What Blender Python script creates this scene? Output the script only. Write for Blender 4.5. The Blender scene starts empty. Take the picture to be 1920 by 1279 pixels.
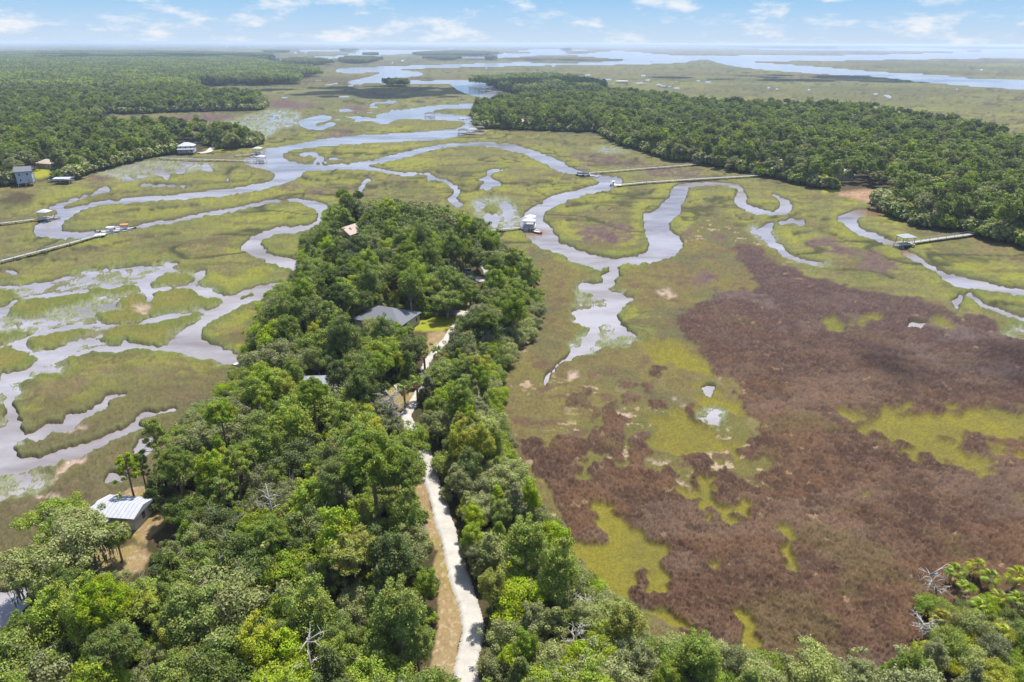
import bpy, bmesh, math, random
import numpy as np
from mathutils import Vector, Matrix
R = math.radians
rng = np.random.default_rng(7)
random.seed(7)
SC = bpy.context.scene
COL = SC.collection

# ---------------------------------------------------------------- camera
CAM_H = 75.0
F_PX = 1280.0                      # focal length in photo pixels (photo 1920 x 1279)
PITCH = 23.6                      # degrees below the horizon
ROLL = 0.22
cam_d = bpy.data.cameras.new('camera')
cam_d.sensor_fit = 'HORIZONTAL'; cam_d.sensor_width = 36.0
cam_d.lens = F_PX / 1920.0 * 36.0
cam_d.clip_start = 0.5; cam_d.clip_end = 150000.0
cam = bpy.data.objects.new('camera', cam_d)
COL.objects.link(cam)
CAM_M = Matrix.Rotation(R(90 - PITCH), 4, 'X') @ Matrix.Rotation(R(ROLL), 4, 'Z')
cam.matrix_world = Matrix.Translation((0, 0, CAM_H)) @ CAM_M
SC.camera = cam
CM = np.array(CAM_M.to_3x3())

# ---------------------------------------------------------------- light
EXPO, SKY_S = 0.90, 0.14
SUN_EL, SUN_AZ = 68.0, 28.0       # azimuth clockwise from +Y
world = bpy.data.worlds.new('World'); SC.world = world
world.use_nodes = True
wn = world.node_tree; wn.nodes.clear()
def N(t, typ, **kw):
    n = t.nodes.new(typ)
    for k, v in kw.items(): setattr(n, k, v)
    return n
def build_world():
    L = wn.links.new
    out = N(wn, 'ShaderNodeOutputWorld'); bg = N(wn, 'ShaderNodeBackground')
    bg.inputs['Strength'].default_value = SKY_S
    sky = N(wn, 'ShaderNodeTexSky', sky_type='NISHITA', sun_disc=False)
    sky.sun_elevation = R(SUN_EL); sky.sun_rotation = R(SUN_AZ)
    sky.altitude = 0; sky.air_density = 1.0; sky.dust_density = 0.6; sky.ozone_density = 2.0
    tc = N(wn, 'ShaderNodeTexCoord')
    sep = N(wn, 'ShaderNodeSeparateXYZ'); L(tc.outputs['Generated'], sep.inputs[0])
    # cumulus deck: direction cut with a plane overhead
    zc = N(wn, 'ShaderNodeMath', operation='MAXIMUM'); zc.inputs[1].default_value = 0.0
    L(sep.outputs['Z'], zc.inputs[0])
    za = N(wn, 'ShaderNodeMath', operation='ADD'); za.inputs[1].default_value = 0.055
    L(zc.outputs[0], za.inputs[0])
    dx = N(wn, 'ShaderNodeMath', operation='DIVIDE'); L(sep.outputs['X'], dx.inputs[0]); L(za.outputs[0], dx.inputs[1])
    dy = N(wn, 'ShaderNodeMath', operation='DIVIDE'); L(sep.outputs['Y'], dy.inputs[0]); L(za.outputs[0], dy.inputs[1])
    cmb = N(wn, 'ShaderNodeCombineXYZ'); L(dx.outputs[0], cmb.inputs[0]); L(dy.outputs[0], cmb.inputs[1])
    # the same deck seen from the side: puffs with flat feet
    az = N(wn, 'ShaderNodeMath', operation='ARCTAN2'); L(sep.outputs['X'], az.inputs[0]); L(sep.outputs['Y'], az.inputs[1])
    azs = N(wn, 'ShaderNodeMath', operation='MULTIPLY'); azs.inputs[1].default_value = 10.5; L(az.outputs[0], azs.inputs[0])
    els = N(wn, 'ShaderNodeMath', operation='MULTIPLY'); els.inputs[1].default_value = 32.0; L(sep.outputs['Z'], els.inputs[0])
    cm2 = N(wn, 'ShaderNodeCombineXYZ'); L(azs.outputs[0], cm2.inputs[0]); L(els.outputs[0], cm2.inputs[1])
    n1 = N(wn, 'ShaderNodeTexNoise'); n1.inputs['Scale'].default_value = 0.55; n1.inputs['Detail'].default_value = 7; n1.inputs['Roughness'].default_value = 0.62
    L(cmb.outputs[0], n1.inputs['Vector'])
    n2 = N(wn, 'ShaderNodeTexNoise'); n2.inputs['Scale'].default_value = 1.0; n2.inputs['Detail'].default_value = 9; n2.inputs['Roughness'].default_value = 0.62
    L(cm2.outputs[0], n2.inputs['Vector'])
    def ramp(src, a, b):
        m = N(wn, 'ShaderNodeMapRange', interpolation_type='SMOOTHSTEP')
        m.inputs['From Min'].default_value = a; m.inputs['From Max'].default_value = b
        L(src, m.inputs['Value']); return m.outputs[0]
    hi = ramp(n1.outputs['Fac'], 0.47, 0.66)
    lo = ramp(n2.outputs['Fac'], 0.49, 0.66)
    elm = ramp(sep.outputs['Z'], 0.05, 0.16)
    mx = N(wn, 'ShaderNodeMix'); mx.data_type = 'FLOAT'
    L(elm, mx.inputs[0]); L(lo, mx.inputs[2]); L(hi, mx.inputs[3])
    mm = N(wn, 'ShaderNodeMath', operation='MULTIPLY'); mm.inputs[1].default_value = 0.78; L(mx.outputs[0], mm.inputs[0])
    mix = N(wn, 'ShaderNodeMix'); mix.data_type = 'RGBA'
    def pic(r, g, b):                  # radiance that shows as this picture colour
        f = lambda c: ((c / 255 + 0.055) / 1.055) ** 2.4 / SKY_S / 2 ** EXPO
        return (f(r), f(g), f(b), 1)
    cr = N(wn, 'ShaderNodeValToRGB'); e = cr.color_ramp.elements
    e[0].position = 0.0; e[0].color = pic(206, 224, 244); e[1].position = 0.30; e[1].color = pic(88, 150, 226)
    for p_, c_ in ((0.022, pic(188, 217, 245)), (0.06, pic(150, 202, 243)), (0.12, pic(118, 178, 238))): q = e.new(p_); q.color = c_
    L(zc.outputs[0], cr.inputs[0])
    blend = ramp(sep.outputs['Z'], 0.18, 0.6); mb_ = N(wn, 'ShaderNodeMix'); mb_.data_type = 'RGBA'
    L(blend, mb_.inputs[0]); L(cr.outputs[0], mb_.inputs[6]); L(sky.outputs[0], mb_.inputs[7])
    L(mm.outputs[0], mix.inputs[0]); L(mb_.outputs[2], mix.inputs[6]); mix.inputs[7].default_value = pic(250, 251, 253)
    L(mix.outputs[2], bg.inputs['Color']); L(bg.outputs[0], out.inputs['Surface'])
build_world()
sun_d = bpy.data.lights.new('sun', 'SUN'); sun_d.energy = 4.6; sun_d.angle = R(0.5); sun_d.color = (1.0, 0.955, 0.88)
sun = bpy.data.objects.new('sun', sun_d); COL.objects.link(sun)
SUN_DIR = Vector((math.sin(R(SUN_AZ)) * math.cos(R(SUN_EL)), math.cos(R(SUN_AZ)) * math.cos(R(SUN_EL)), math.sin(R(SUN_EL))))
sun.rotation_euler = SUN_DIR.to_track_quat('Z', 'Y').to_euler()
SC.view_settings.view_transform = 'Standard'; SC.view_settings.look = 'None'
SC.view_settings.exposure = EXPO; SC.view_settings.gamma = 1.0
SC.view_settings.use_curve_mapping = False
SC.render.engine = 'CYCLES'
cy = SC.cycles
cy.use_denoising = True
cy.max_bounces = 6; cy.diffuse_bounces = 3; cy.glossy_bounces = 2; cy.transmission_bounces = 3; cy.volume_bounces = 1
cy.use_adaptive_sampling = True; cy.adaptive_threshold = 0.01
cy.sample_clamp_indirect = 4.0
cy.caustics_reflective = False; cy.caustics_refractive = False

# ---------------------------------------------------------------- surveying helpers
def at(px, py, z=0.0):
    """where the sight line through a photo pixel meets the level z"""
    px = np.asarray(px, float); py = np.asarray(py, float)
    d = np.stack([(px - 960) / F_PX, (639.5 - py) / F_PX, -np.ones_like(px)], -1) @ CM.T
    t = (z - CAM_H) / np.minimum(d[..., 2], -1.2e-3)
    return np.stack([d[..., 0] * t, d[..., 1] * t], -1)
def proj(x, y, z):
    p = np.stack([np.asarray(x, float), np.asarray(y, float), np.asarray(z, float) - CAM_H], -1) @ CM
    w = np.maximum(-p[..., 2], 1e-3)
    return 960 + F_PX * p[..., 0] / w, 639.5 - F_PX * p[..., 1] / w
def P(s):
    return np.array([[float(v) for v in q.split(',')] for q in s.split()])
def smooth(p, closed=True, n=6):
    """Catmull-Rom through the points"""
    m = len(p); out = []
    for i in range(m if closed else m - 1):
        g = (lambda k: p[k % m]) if closed else (lambda k: p[min(max(k, 0), m - 1)])
        a, b, c, d = g(i - 1), g(i), g(i + 1), g(i + 2)
        t = np.linspace(0, 1, n, endpoint=False)[:, None]
        out.append(0.5 * (2 * b + (c - a) * t + (2 * a - 5 * b + 4 * c - d) * t * t + (3 * b - a - 3 * c + d) * t ** 3))
    if not closed: out.append(p[-1:])
    return np.concatenate(out)
def fill(poly, w, h):
    """even-odd fill of a polygon given in cell coordinates (x, y)"""
    m = np.zeros((h, w), bool)
    x0, y0 = poly[:, 0], poly[:, 1]
    x1, y1 = np.roll(x0, -1), np.roll(y0, -1)
    lo = max(0, int(math.floor(y0.min()))); hi = min(h - 1, int(math.ceil(y0.max())))
    for r in range(lo, hi + 1):
        yc = r + 0.5
        k = ((y0 <= yc) & (y1 > yc)) | ((y1 <= yc) & (y0 > yc))
        if not k.any(): continue
        xs = np.sort(x0[k] + (yc - y0[k]) / (y1[k] - y0[k]) * (x1[k] - x0[k]))
        for a, b in zip(xs[::2], xs[1::2]):
            i, j = max(0, int(math.ceil(a - 0.5))), min(w, int(math.floor(b - 0.5)) + 1)
            if j > i: m[r, i:j] ^= True
    return m
_T = rng.random((256, 256)).astype(np.float32)
def vnoise(x, y, seed=0):
    x = x + seed * 37.7; y = y + seed * 91.3
    xi = np.floor(x).astype(np.int64); yi = np.floor(y).astype(np.int64)
    fx = (x - xi).astype(np.float32); fy = (y - yi).astype(np.float32)
    fx = fx * fx * (3 - 2 * fx); fy = fy * fy * (3 - 2 * fy)
    a, b = xi & 255, yi & 255; a1, b1 = (xi + 1) & 255, (yi + 1) & 255
    return (_T[b, a] * (1 - fx) + _T[b, a1] * fx) * (1 - fy) + (_T[b1, a] * (1 - fx) + _T[b1, a1] * fx) * fy
def fbm(x, y, seed=0, octs=4, gain=0.55):
    s = 0; a = 1.0; t = 0
    for o in range(octs):
        s = s + a * vnoise(x * 2 ** o, y * 2 ** o, seed + o); t += a; a *= gain
    return s / t
def lin(r, g, b):
    f = lambda c: (c / 255 / 12.92) if c <= 10 else ((c / 255 + 0.055) / 1.055) ** 2.4
    return np.array([f(r), f(g), f(b)], np.float32)
def sstep(a, b, x):
    t = np.clip((x - a) / (b - a), 0, 1); return t * t * (3 - 2 * t)

# ---------------------------------------------------------------- tagging and linking
def tag(o, label=None, cat=None, group=None, kind=None):
    if label: o['label'] = label
    if cat: o['category'] = cat
    if group: o['group'] = group
    if kind: o['kind'] = kind
    return o
def empty(name, loc, rz=0.0):
    o = bpy.data.objects.new(name, None); COL.objects.link(o)
    o.location = loc; o.rotation_euler = (0, 0, rz); o.empty_display_size = 0.5
    return o
def link(name, me, parent=None):
    o = bpy.data.objects.new(name, me); COL.objects.link(o)
    if parent: o.parent = parent
    return o
def mesh_np(name, v, f, mat, smooth_=False):
    """v (n,3), f (m,k) with k = 3 or 4"""
    v = np.ascontiguousarray(v, np.float32); f = np.ascontiguousarray(f, np.int32)
    me = bpy.data.meshes.new(name)
    me.vertices.add(len(v)); me.vertices.foreach_set('co', v.ravel())
    k = f.shape[1]
    me.loops.add(f.size); me.loops.foreach_set('vertex_index', f.ravel())
    me.polygons.add(len(f)); me.polygons.foreach_set('loop_start', np.arange(len(f), dtype=np.int32) * k)
    me.polygons.foreach_set('loop_total', np.full(len(f), k, np.int32))
    me.polygons.foreach_set('use_smooth', np.full(len(f), smooth_, bool))
    me.materials.append(mat); me.update(calc_edges=True)
    return me
class MB:
    """collects boxes, bars and prisms, then becomes one mesh"""
    def __init__(s): s.v = []; s.f = []
    def add(s, v, f):
        n = len(s.v); s.v += [tuple(q) for q in v]; s.f += [tuple(n + i for i in q) for q in f]; return s
    def box(s, x0, y0, z0, x1, y1, z1):
        return s.add([(x0,y0,z0),(x1,y0,z0),(x1,y1,z0),(x0,y1,z0),(x0,y0,z1),(x1,y0,z1),(x1,y1,z1),(x0,y1,z1)],
                     [(0,3,2,1),(4,5,6,7),(0,1,5,4),(1,2,6,5),(2,3,7,6),(3,0,4,7)])
    def tube(s, pts, rad, n=6):
        pts = [Vector(p) for p in pts]; rings = []
        for i, p in enumerate(pts):
            d = (pts[min(i + 1, len(pts) - 1)] - pts[max(i - 1, 0)]).normalized()
            a = d.orthogonal().normalized(); b = d.cross(a)
            rings.append([p + (a * math.cos(2 * math.pi * k / n) + b * math.sin(2 * math.pi * k / n)) * rad[i] for k in range(n)])
        v = [q for r in rings for q in r]
        f = [(i * n + k, i * n + (k + 1) % n, (i + 1) * n + (k + 1) % n, (i + 1) * n + k) for i in range(len(pts) - 1) for k in range(n)]
        f += [tuple(range(n - 1, -1, -1)), tuple(range((len(pts) - 1) * n, len(pts) * n))]
        return s.add(v, f)
    def mesh(s, name, mat, smooth_=False):
        me = bpy.data.meshes.new(name); me.from_pydata(s.v, [], s.f); me.materials.append(mat)
        if smooth_: me.polygons.foreach_set('use_smooth', [True] * len(me.polygons))
        me.update(); return me
    def build(s, name, mat, parent=None, smooth_=False):
        return link(name, s.mesh(name, mat, smooth_), parent)

# ---------------------------------------------------------------- materials
def material(name, color, rough=0.8, noise=0.0, scale=1.0, bump=0.0, metallic=0.0, spec=0.3):
    m = bpy.data.materials.new(name); m.use_nodes = True
    t = m.node_tree; b = t.nodes['Principled BSDF']; L = t.links.new
    b.inputs['Roughness'].default_value = rough; b.inputs['Metallic'].default_value = metallic
    b.inputs['Specular IOR Level'].default_value = spec
    b.inputs['Base Color'].default_value = (*color, 1)
    if noise or bump:
        tc = N(t, 'ShaderNodeTexCoord'); n = N(t, 'ShaderNodeTexNoise')
        n.inputs['Scale'].default_value = scale; n.inputs['Detail'].default_value = 5; n.inputs['Roughness'].default_value = 0.65
        L(tc.outputs['Object'], n.inputs['Vector'])
        mr = N(t, 'ShaderNodeMapRange'); mr.inputs['To Min'].default_value = 1 - noise; mr.inputs['To Max'].default_value = 1 + noise
        mr.inputs['From Min'].default_value = 0.25; mr.inputs['From Max'].default_value = 0.75
        L(n.outputs['Fac'], mr.inputs['Value'])
        mx = N(t, 'ShaderNodeMix', data_type='RGBA', blend_type='MULTIPLY'); mx.inputs[0].default_value = 1
        mx.inputs[6].default_value = (*color, 1); L(mr.outputs[0], mx.inputs[7]); L(mx.outputs[2], b.inputs['Base Color'])
        if bump:
            bp = N(t, 'ShaderNodeBump'); bp.inputs['Strength'].default_value = bump; bp.inputs['Distance'].default_value = 0.05
            L(n.outputs['Fac'], bp.inputs['Height']); L(bp.outputs[0], b.inputs['Normal'])
    return m
def foliage(name, color, var=0.34, trans=0.28):
    """leaf material: per-leaf and per-tree variation, clumps, some light through the leaf"""
    m = bpy.data.materials.new(name); m.use_nodes = True
    t = m.node_tree; t.nodes.clear(); L = t.links.new
    out = N(t, 'ShaderNodeOutputMaterial'); d = N(t, 'ShaderNodeBsdfPrincipled'); tr = N(t, 'ShaderNodeBsdfTranslucent')
    d.inputs['Roughness'].default_value = 0.55; d.inputs['Specular IOR Level'].default_value = 0.25
    mix = N(t, 'ShaderNodeMixShader'); mix.inputs[0].default_value = trans
    geo = N(t, 'ShaderNodeNewGeometry'); oi = N(t, 'ShaderNodeObjectInfo'); tc = N(t, 'ShaderNodeTexCoord')
    nz = N(t, 'ShaderNodeTexNoise'); nz.inputs['Scale'].default_value = 0.42; nz.inputs['Detail'].default_value = 2
    ad = N(t, 'ShaderNodeVectorMath', operation='ADD'); L(tc.outputs['Object'], ad.inputs[0])
    cx = N(t, 'ShaderNodeMath', operation='MULTIPLY'); cx.inputs[1].default_value = 50; L(oi.outputs['Random'], cx.inputs[0])
    L(cx.outputs[0], ad.inputs[1]); L(ad.outputs[0], nz.inputs['Vector'])
    def mr(src, a, b, lo=0, hi=1):
        q = N(t, 'ShaderNodeMapRange'); q.inputs['From Min'].default_value = lo; q.inputs['From Max'].default_value = hi
        q.inputs['To Min'].default_value = a; q.inputs['To Max'].default_value = b; L(src, q.inputs['Value']); return q.outputs[0]
    hsv = N(t, 'ShaderNodeHueSaturation'); hsv.inputs['Color'].default_value = (*color, 1)
    L(mr(nz.outputs['Fac'], 0.476, 0.516, 0.3, 0.7), hsv.inputs['Hue'])
    L(mr(oi.outputs['Random'], 0.86, 1.1), hsv.inputs['Saturation'])
    v1 = mr(geo.outputs['Random Per Island'], 1 - var, 1 + var * 1.35)
    v2 = mr(oi.outputs['Random'], 0.84, 1.18)
    v3 = mr(nz.outputs['Fac'], 0.86, 1.16, 0.3, 0.7)
    a = N(t, 'ShaderNodeMath', operation='MULTIPLY'); L(v1, a.inputs[0]); L(v2, a.inputs[1])
    b = N(t, 'ShaderNodeMath', operation='MULTIPLY'); L(a.outputs[0], b.inputs[0]); L(v3, b.inputs[1])
    L(b.outputs[0], hsv.inputs['Value'])
    L(hsv.outputs[0], d.inputs['Base Color'])
    yl = N(t, 'ShaderNodeMix', data_type='RGBA', blend_type='MULTIPLY'); yl.inputs[0].default_value = 1
    L(hsv.outputs[0], yl.inputs[6]); yl.inputs[7].default_value = (1.5, 1.45, 0.6, 1); L(yl.outputs[2], tr.inputs['Color'])
    L(d.outputs[0], mix.inputs[1]); L(tr.outputs[0], mix.inputs[2]); L(mix.outputs[0], out.inputs['Surface'])
    return m

# ================================================================ THE MARSH: one ground sheet, water below it
# survey of the place; every outline is taken to the ground plane and filled there
WATER = [
 # far reaches of the river
 "970,118 850,121 730,125 655,128 629,132 640,136 670,137 700,134 715,131 760,129 850,126 970,123",
 "693,131 740,131 770,134 790,137 793,140 775,143 745,146 722,148 720,150 800,152 880,150 905,151 918,157 935,168 950,181 945,186 915,184 880,177 858,168 848,160 835,156 760,157 700,156 662,157 653,154 668,150 690,145 712,139 713,136 690,134",
 "900,194 860,196 820,198 780,203 730,211 703,217 715,222 700,226 710,231 732,233 733,230 745,225 770,224 855,227 871,232 855,241 845,243 760,250 680,254 600,262 560,270 520,276 495,280 470,291 455,303 470,312 490,316 512,323 517,331 505,340 480,346 430,354 380,359 320,366 260,370 215,375 170,381 150,386 125,391 120,387 150,374 190,363 205,357 200,352 188,353 175,363 140,372 115,380 97,386 93,391 108,396 100,405 72,420 62,432 70,442 95,446 130,449 150,446 185,443 250,431 300,422 360,411 420,400 480,388 500,382 530,378 558,380 580,388 595,398 596,405 590,416 575,423 550,424 520,427 495,436 480,442 465,450 452,463 462,474 480,484 500,492 530,500 548,508 553,520 553,548 561,545 560,530 558,513 575,494 555,488 540,486 520,479 500,472 490,462 492,452 505,445 530,440 560,435 590,429 608,423 613,414 616,402 617,390 608,383 590,377 560,373 530,373 500,376 480,381 430,391 380,400 320,411 275,418 245,425 210,428 175,434 150,436 120,433 115,427 125,414 145,400 165,391 200,384 270,378 350,373 430,366 480,358 510,352 545,340 565,330 575,321 620,319 660,319 680,319 712,322 745,328 770,330 790,328 805,331 800,337 815,339 830,341 845,350 852,360 845,368 840,374 848,382 858,388 868,384 858,376 856,368 862,360 855,349 838,339 815,333 812,328 790,323 750,323 715,317 688,311 720,304 760,296 800,284 850,275 890,273 930,276 960,284 985,289 1005,300 1030,312 1050,322 1085,328 1110,333 1122,341 1120,346 1090,355 1060,361 1030,371 1015,380 995,392 980,405 975,422 985,441 1000,455 1015,465 1035,473 1060,481 1072,491 1095,498 1120,505 1145,502 1138,511 1128,520 1124,529 1085,535 1095,545 1110,552 1135,561 1140,572 1130,577 1085,580 1075,590 1085,603 1105,612 1100,630 1088,650 1060,670 1036,698 1024,716 1027,730 1034,708 1055,682 1080,670 1108,650 1120,627 1128,610 1140,606 1195,637 1160,600 1165,583 1175,571 1183,562 1160,552 1140,545 1150,535 1155,523 1160,511 1160,500 1165,497 1200,494 1240,490 1260,482 1275,472 1280,460 1275,448 1262,440 1256,428 1258,415 1275,400 1280,385 1288,366 1292,353 1310,349 1360,348 1383,355 1380,364 1377,377 1385,388 1405,398 1440,404 1472,402 1484,396 1486,386 1478,376 1462,370 1450,367 1458,375 1463,385 1457,394 1440,395 1415,389 1399,381 1400,373 1397,361 1392,352 1375,345 1340,342 1290,344 1264,350 1254,372 1243,381 1230,395 1210,402 1207,410 1208,430 1213,442 1217,456 1214,470 1190,480 1160,484 1130,482 1090,472 1065,462 1045,448 1035,432 1025,420 1018,407 1030,394 1060,379 1095,367 1140,356 1160,348 1166,341 1168,336 1150,332 1120,327 1100,324 1085,320 1065,313 1055,305 1035,295 1010,285 985,278 960,271 930,268 880,268 830,271 785,279 735,291 690,301 640,308 600,309 555,306 534,298 532,290 545,282 590,276 660,270 720,267 780,264 830,261 870,252 900,243 915,240 925,234 905,222 885,219 850,216 812,212 820,205 860,203 900,203",
 # reservoir of small creeks and ponds between the bends
 "905,412 912,400 902,390 893,383 903,380 915,388 925,400 935,408 928,424 915,420", "940,380 956,384 960,400 950,414 944,400",
 "913,321 930,317 946,319 925,325 920,335 942,344 930,350 916,356 900,353 910,342 897,337 912,330",
 "680,340 690,335 697,338 688,345 680,358 672,357", "560,290 575,285 590,286 610,296 640,297 640,299 605,299 585,292 570,293",
 "290,322 300,317 307,325 318,330 313,338 304,331", "340,306 352,304 362,306 354,312 346,308", "380,313 390,310 398,321 384,321", "330,320 345,317 342,324 330,326",
 "425,334 432,331 428,337 437,341 434,343 426,340", "262,347 300,346 350,347 362,348 345,353 335,351 300,350 265,351",
 "225,340 262,331 250,338 230,343", "205,352 190,352 175,362 182,363", "222,361 250,359 252,361 225,363",
 "590,305 592,299 600,297 610,301 620,307 608,306", "830,247 840,250 843,254 836,253 832,251",
 "560,228 600,217 622,220 615,226 590,232 600,240 575,241", "590,243 605,234 630,229 622,236 605,242", "645,218 690,221 715,225 690,227 668,224",
 "640,205 665,207 652,210 635,208", "700,193 740,190 745,192 705,195", "730,208 745,204 735,209", "690,201 712,199 705,203",
 "1462,415 1490,412 1511,416 1508,424 1500,425 1492,418 1465,421",
 "1440,418 1450,420 1447,431 1444,441 1456,453 1470,464 1481,476 1500,484 1525,490 1550,492 1530,494 1500,491 1474,483 1456,470 1438,456 1424,441 1408,434 1422,430",
 "1570,412 1575,405 1600,395 1628,391 1640,384 1662,384 1662,402 1640,407 1611,408 1608,418 1615,428 1640,438 1665,450 1690,459 1702,469 1718,479 1735,490 1746,500 1775,512 1800,518 1850,530 1920,543 1990,556 1990,572 1920,559 1880,548 1850,544 1798,540 1780,530 1758,514 1735,500 1710,488 1698,478 1680,466 1655,455 1620,445 1595,432 1584,421",
 "1800,553 1809,561 1801,572 1791,583 1787,570 1796,558", "1812,548 1850,570 1880,582 1920,594 1990,612 1990,624 1920,601 1880,590 1848,577 1812,556",
 "1340,408 1346,402 1345,412 1341,414", "1697,613 1720,606 1738,603 1735,612 1710,617", "1318,732 1334,728 1332,742 1320,741", "1330,780 1342,773 1348,790 1336,793",
 
 # the wide sound
 "1090,103 1140,97 1190,98 1250,103.5 1340,105 1440,104 1560,104.5 1700,102 1830,98 1920,94 2000,93 2000,107 1920,108 1780,110 1640,112 1520,114 1400,114 1420,118 1480,122 1560,128 1640,135 1760,142 1860,150 2000,153 2000,178 1920,168 1820,161 1720,152 1640,143 1540,138 1440,131 1380,124 1345,117 1330,112 1296,113 1290,116 1240,119 1160,121 1040,122 960,123 960,118 1060,119 1130,117 1175,114 1168,111 1130,108",
 "960,101 1040,100 1130,103 1140,106 1040,103.5 960,104", "960,94.5 1080,94 1100,95.5 1000,97", "1370,93 1500,91.8 1700,91.5 2000,90 2000,93 1800,95 1500,94.5",
 "560,95 700,94 900,94 900,96 700,97.5", "520,112 600,107 680,103 760,98 760,100 690,105 600,111 540,114", "640,101 760,97 850,96 850,98 740,101", "860,108 960,101 1010,103 960,107 900,109",
 "1842,238.5 1862,236 1878,240 1862,242.5",
 # lower left creeks
 "0,635 40,803 65,810 90,800 125,792 130,778 150,773 185,757 210,742 232,738 236,742 210,752 195,765 170,785 145,800 115,812 80,822 45,825 22,835 25,848 50,858 75,855 130,840 180,825 225,808 245,795 255,785 285,772 325,766 330,772 290,780 262,790 268,806 240,822 180,848 120,868 80,880 30,887 -60,880 -60,790 10,798",
 "-60,1125 0,1112 40,1104 60,1112 45,1150 20,1175 -60,1190", "252,845 262,826 285,820 284,850 262,862", "290,888 300,874 330,868 326,890 300,892", "190,905 205,886 228,888 226,904",
]
WATER[-4] = WATER[-4].replace("0,635 40,803", "-20,800 40,803")
def chan(s, w):
    """a creek of about w metres along a line"""
    p = P(s); g = smooth(at(p[:, 0], p[:, 1]), False, 6); d = np.gradient(g, axis=0); d /= np.linalg.norm(d, axis=1)[:, None] + 1e-9
    n = np.stack([d[:, 1], -d[:, 0]], 1) * (w / 2) * (0.75 + 0.5 * vnoise(np.arange(len(g)) * .35, np.zeros(len(g)), int(w * 7)))[:, None]
    return ('m', np.concatenate([g + n, (g - n)[::-1]]))
WATER += [chan("1085,151 1150,149 1230,150 1290,149.5 1320,153 1360,156 1440,157", 13), chan("1180,155 1230,158 1250,162 1280,167", 10), chan("1400,160 1430,163 1452,166 1470,169", 6), chan("1500,170 1520,168 1540,168", 6), chan("1640,176 1660,179 1674,184", 7), chan("1440,166 1500,169 1560,171 1600,172", 4), chan("1000,126 1030,125 1050,123", 12),
 chan("1780,123 1830,124 1900,125", 16), chan("1830,131 1870,130 1930,131", 12), chan("1090,141 1160,140.5 1236,143", 7), chan("1700,160 1750,162 1800,168", 5), chan("1480,104 1640,106 1750,107", 30),
 chan("-30,608 0,590 20,570 60,557 130,551 200,541 262,532 305,508 330,494", 3.6), chan("262,532 290,545 345,541 372,520 378,510", 3.2), chan("345,541 400,556 438,560 470,546 500,538 550,534", 5.0), chan("275,534 282,560 279,568", 2.6), chan("215,572 240,556 270,552", 1.6),
 chan("-30,700 0,660 50,648 62,632 100,618 170,610 230,609 290,600 350,590 400,580 440,566", 2.6), chan("0,700 60,668 130,648 190,640 300,655", 3.4), chan("-20,745 40,700 100,672 130,660", 4.0), chan("30,515 10,508 -30,515", 2.0), chan("150,520 200,508 300,500", 1.8), chan("0,540 60,536 130,522", 2.4),
 "345,618 368,604 392,586 425,570 465,556 500,542 552,530 556,545 505,556 462,570 425,590 396,606 380,622 386,642 420,656 446,668 447,690 425,684 395,672 350,664 310,655 260,655 200,658 150,664 152,656 210,650 280,652 312,645", "1110,552 1135,561 1140,572 1128,578 1085,582 1078,592 1088,606 1106,612 1118,610 1150,590 1168,580 1176,570 1182,562 1160,553 1140,547"]
DITCHES = ["131,468 164,469 205,461 262,449 340,440", "30,488 104,491 145,488", "154,508 200,503 262,498 310,492", "281,345 336,347 404,344 445,341 495,339", "317,329 374,320 400,322", "452,313 433,318 426,328", "620,283 640,290 705,292 730,285 780,280", "815,321 840,327 890,325 917,321", "855,348 893,351 915,347", "855,356 880,362 900,352",
 "560,332 605,340 650,335 680,338", "685,357 730,345 780,342 830,342", "960,257 1022,262 1085,272 1140,268", "985,350 1035,340 1100,333", "1000,420 1037,417 1107,415 1145,420", "1155,365 1197,367 1235,355", "1060,390 1090,384 1150,382 1180,390", "480,420 520,412 560,412", "230,395 300,392 380,385", "90,420 130,418", "0,455 60,452 110,440", "640,355 700,350 760,352", "1480,440 1540,436 1580,450", "1780,480 1850,490 1920,486", "1440,412 1500,405 1560,415", "1330,380 1350,372 1375,372", "600,330 640,326 690,330", "560,225 640,235 700,240", "500,240 560,246 620,242", "720,262 800,254 860,248", "20,405 60,398 90,402", "0,395 40,388 100,384", "1850,570 1900,575 1960,580"]
FLOOD = [
 "-80,540 0,535 60,533 110,527 130,518 140,511 165,507 230,503 300,497 318,491 330,500 345,511 380,513 378,530 400,545 430,553 460,543 480,535 510,531 548,528 556,540 520,556 500,560 480,565 455,573 420,590 390,605 378,620 385,640 420,655 440,660 447,672 440,690 425,690 400,680 350,670 330,662 310,658 250,657 190,660 150,668 125,678 125,690 110,697 60,710 50,730 45,750 20,757 -80,745",
 "370,242 410,230 450,222 480,214 540,224 520,245 490,262 450,260 440,252 400,247", "480,215 510,205 560,210 560,232 530,240",
 "1085,535 1120,530 1180,560 1172,580 1130,612 1090,615 1075,592", "885,374 950,372 975,400 970,428 935,432 900,416",
 "180,320 250,300 330,300 400,305 395,318 300,330 240,340", "1110,278 1160,276 1180,288 1130,286", "1400,425 1440,430 1500,488 1560,492 1540,500 1480,488 1420,448",
 "1880,620 1990,600 1990,640 1900,632", "1310,770 1350,762 1360,800 1330,806", "-80,790 30,800 40,830 20,850 60,885 100,890 60,930 -80,930",
 "1080,640 1130,600 1200,640 1160,655 1080,665",
]
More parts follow.
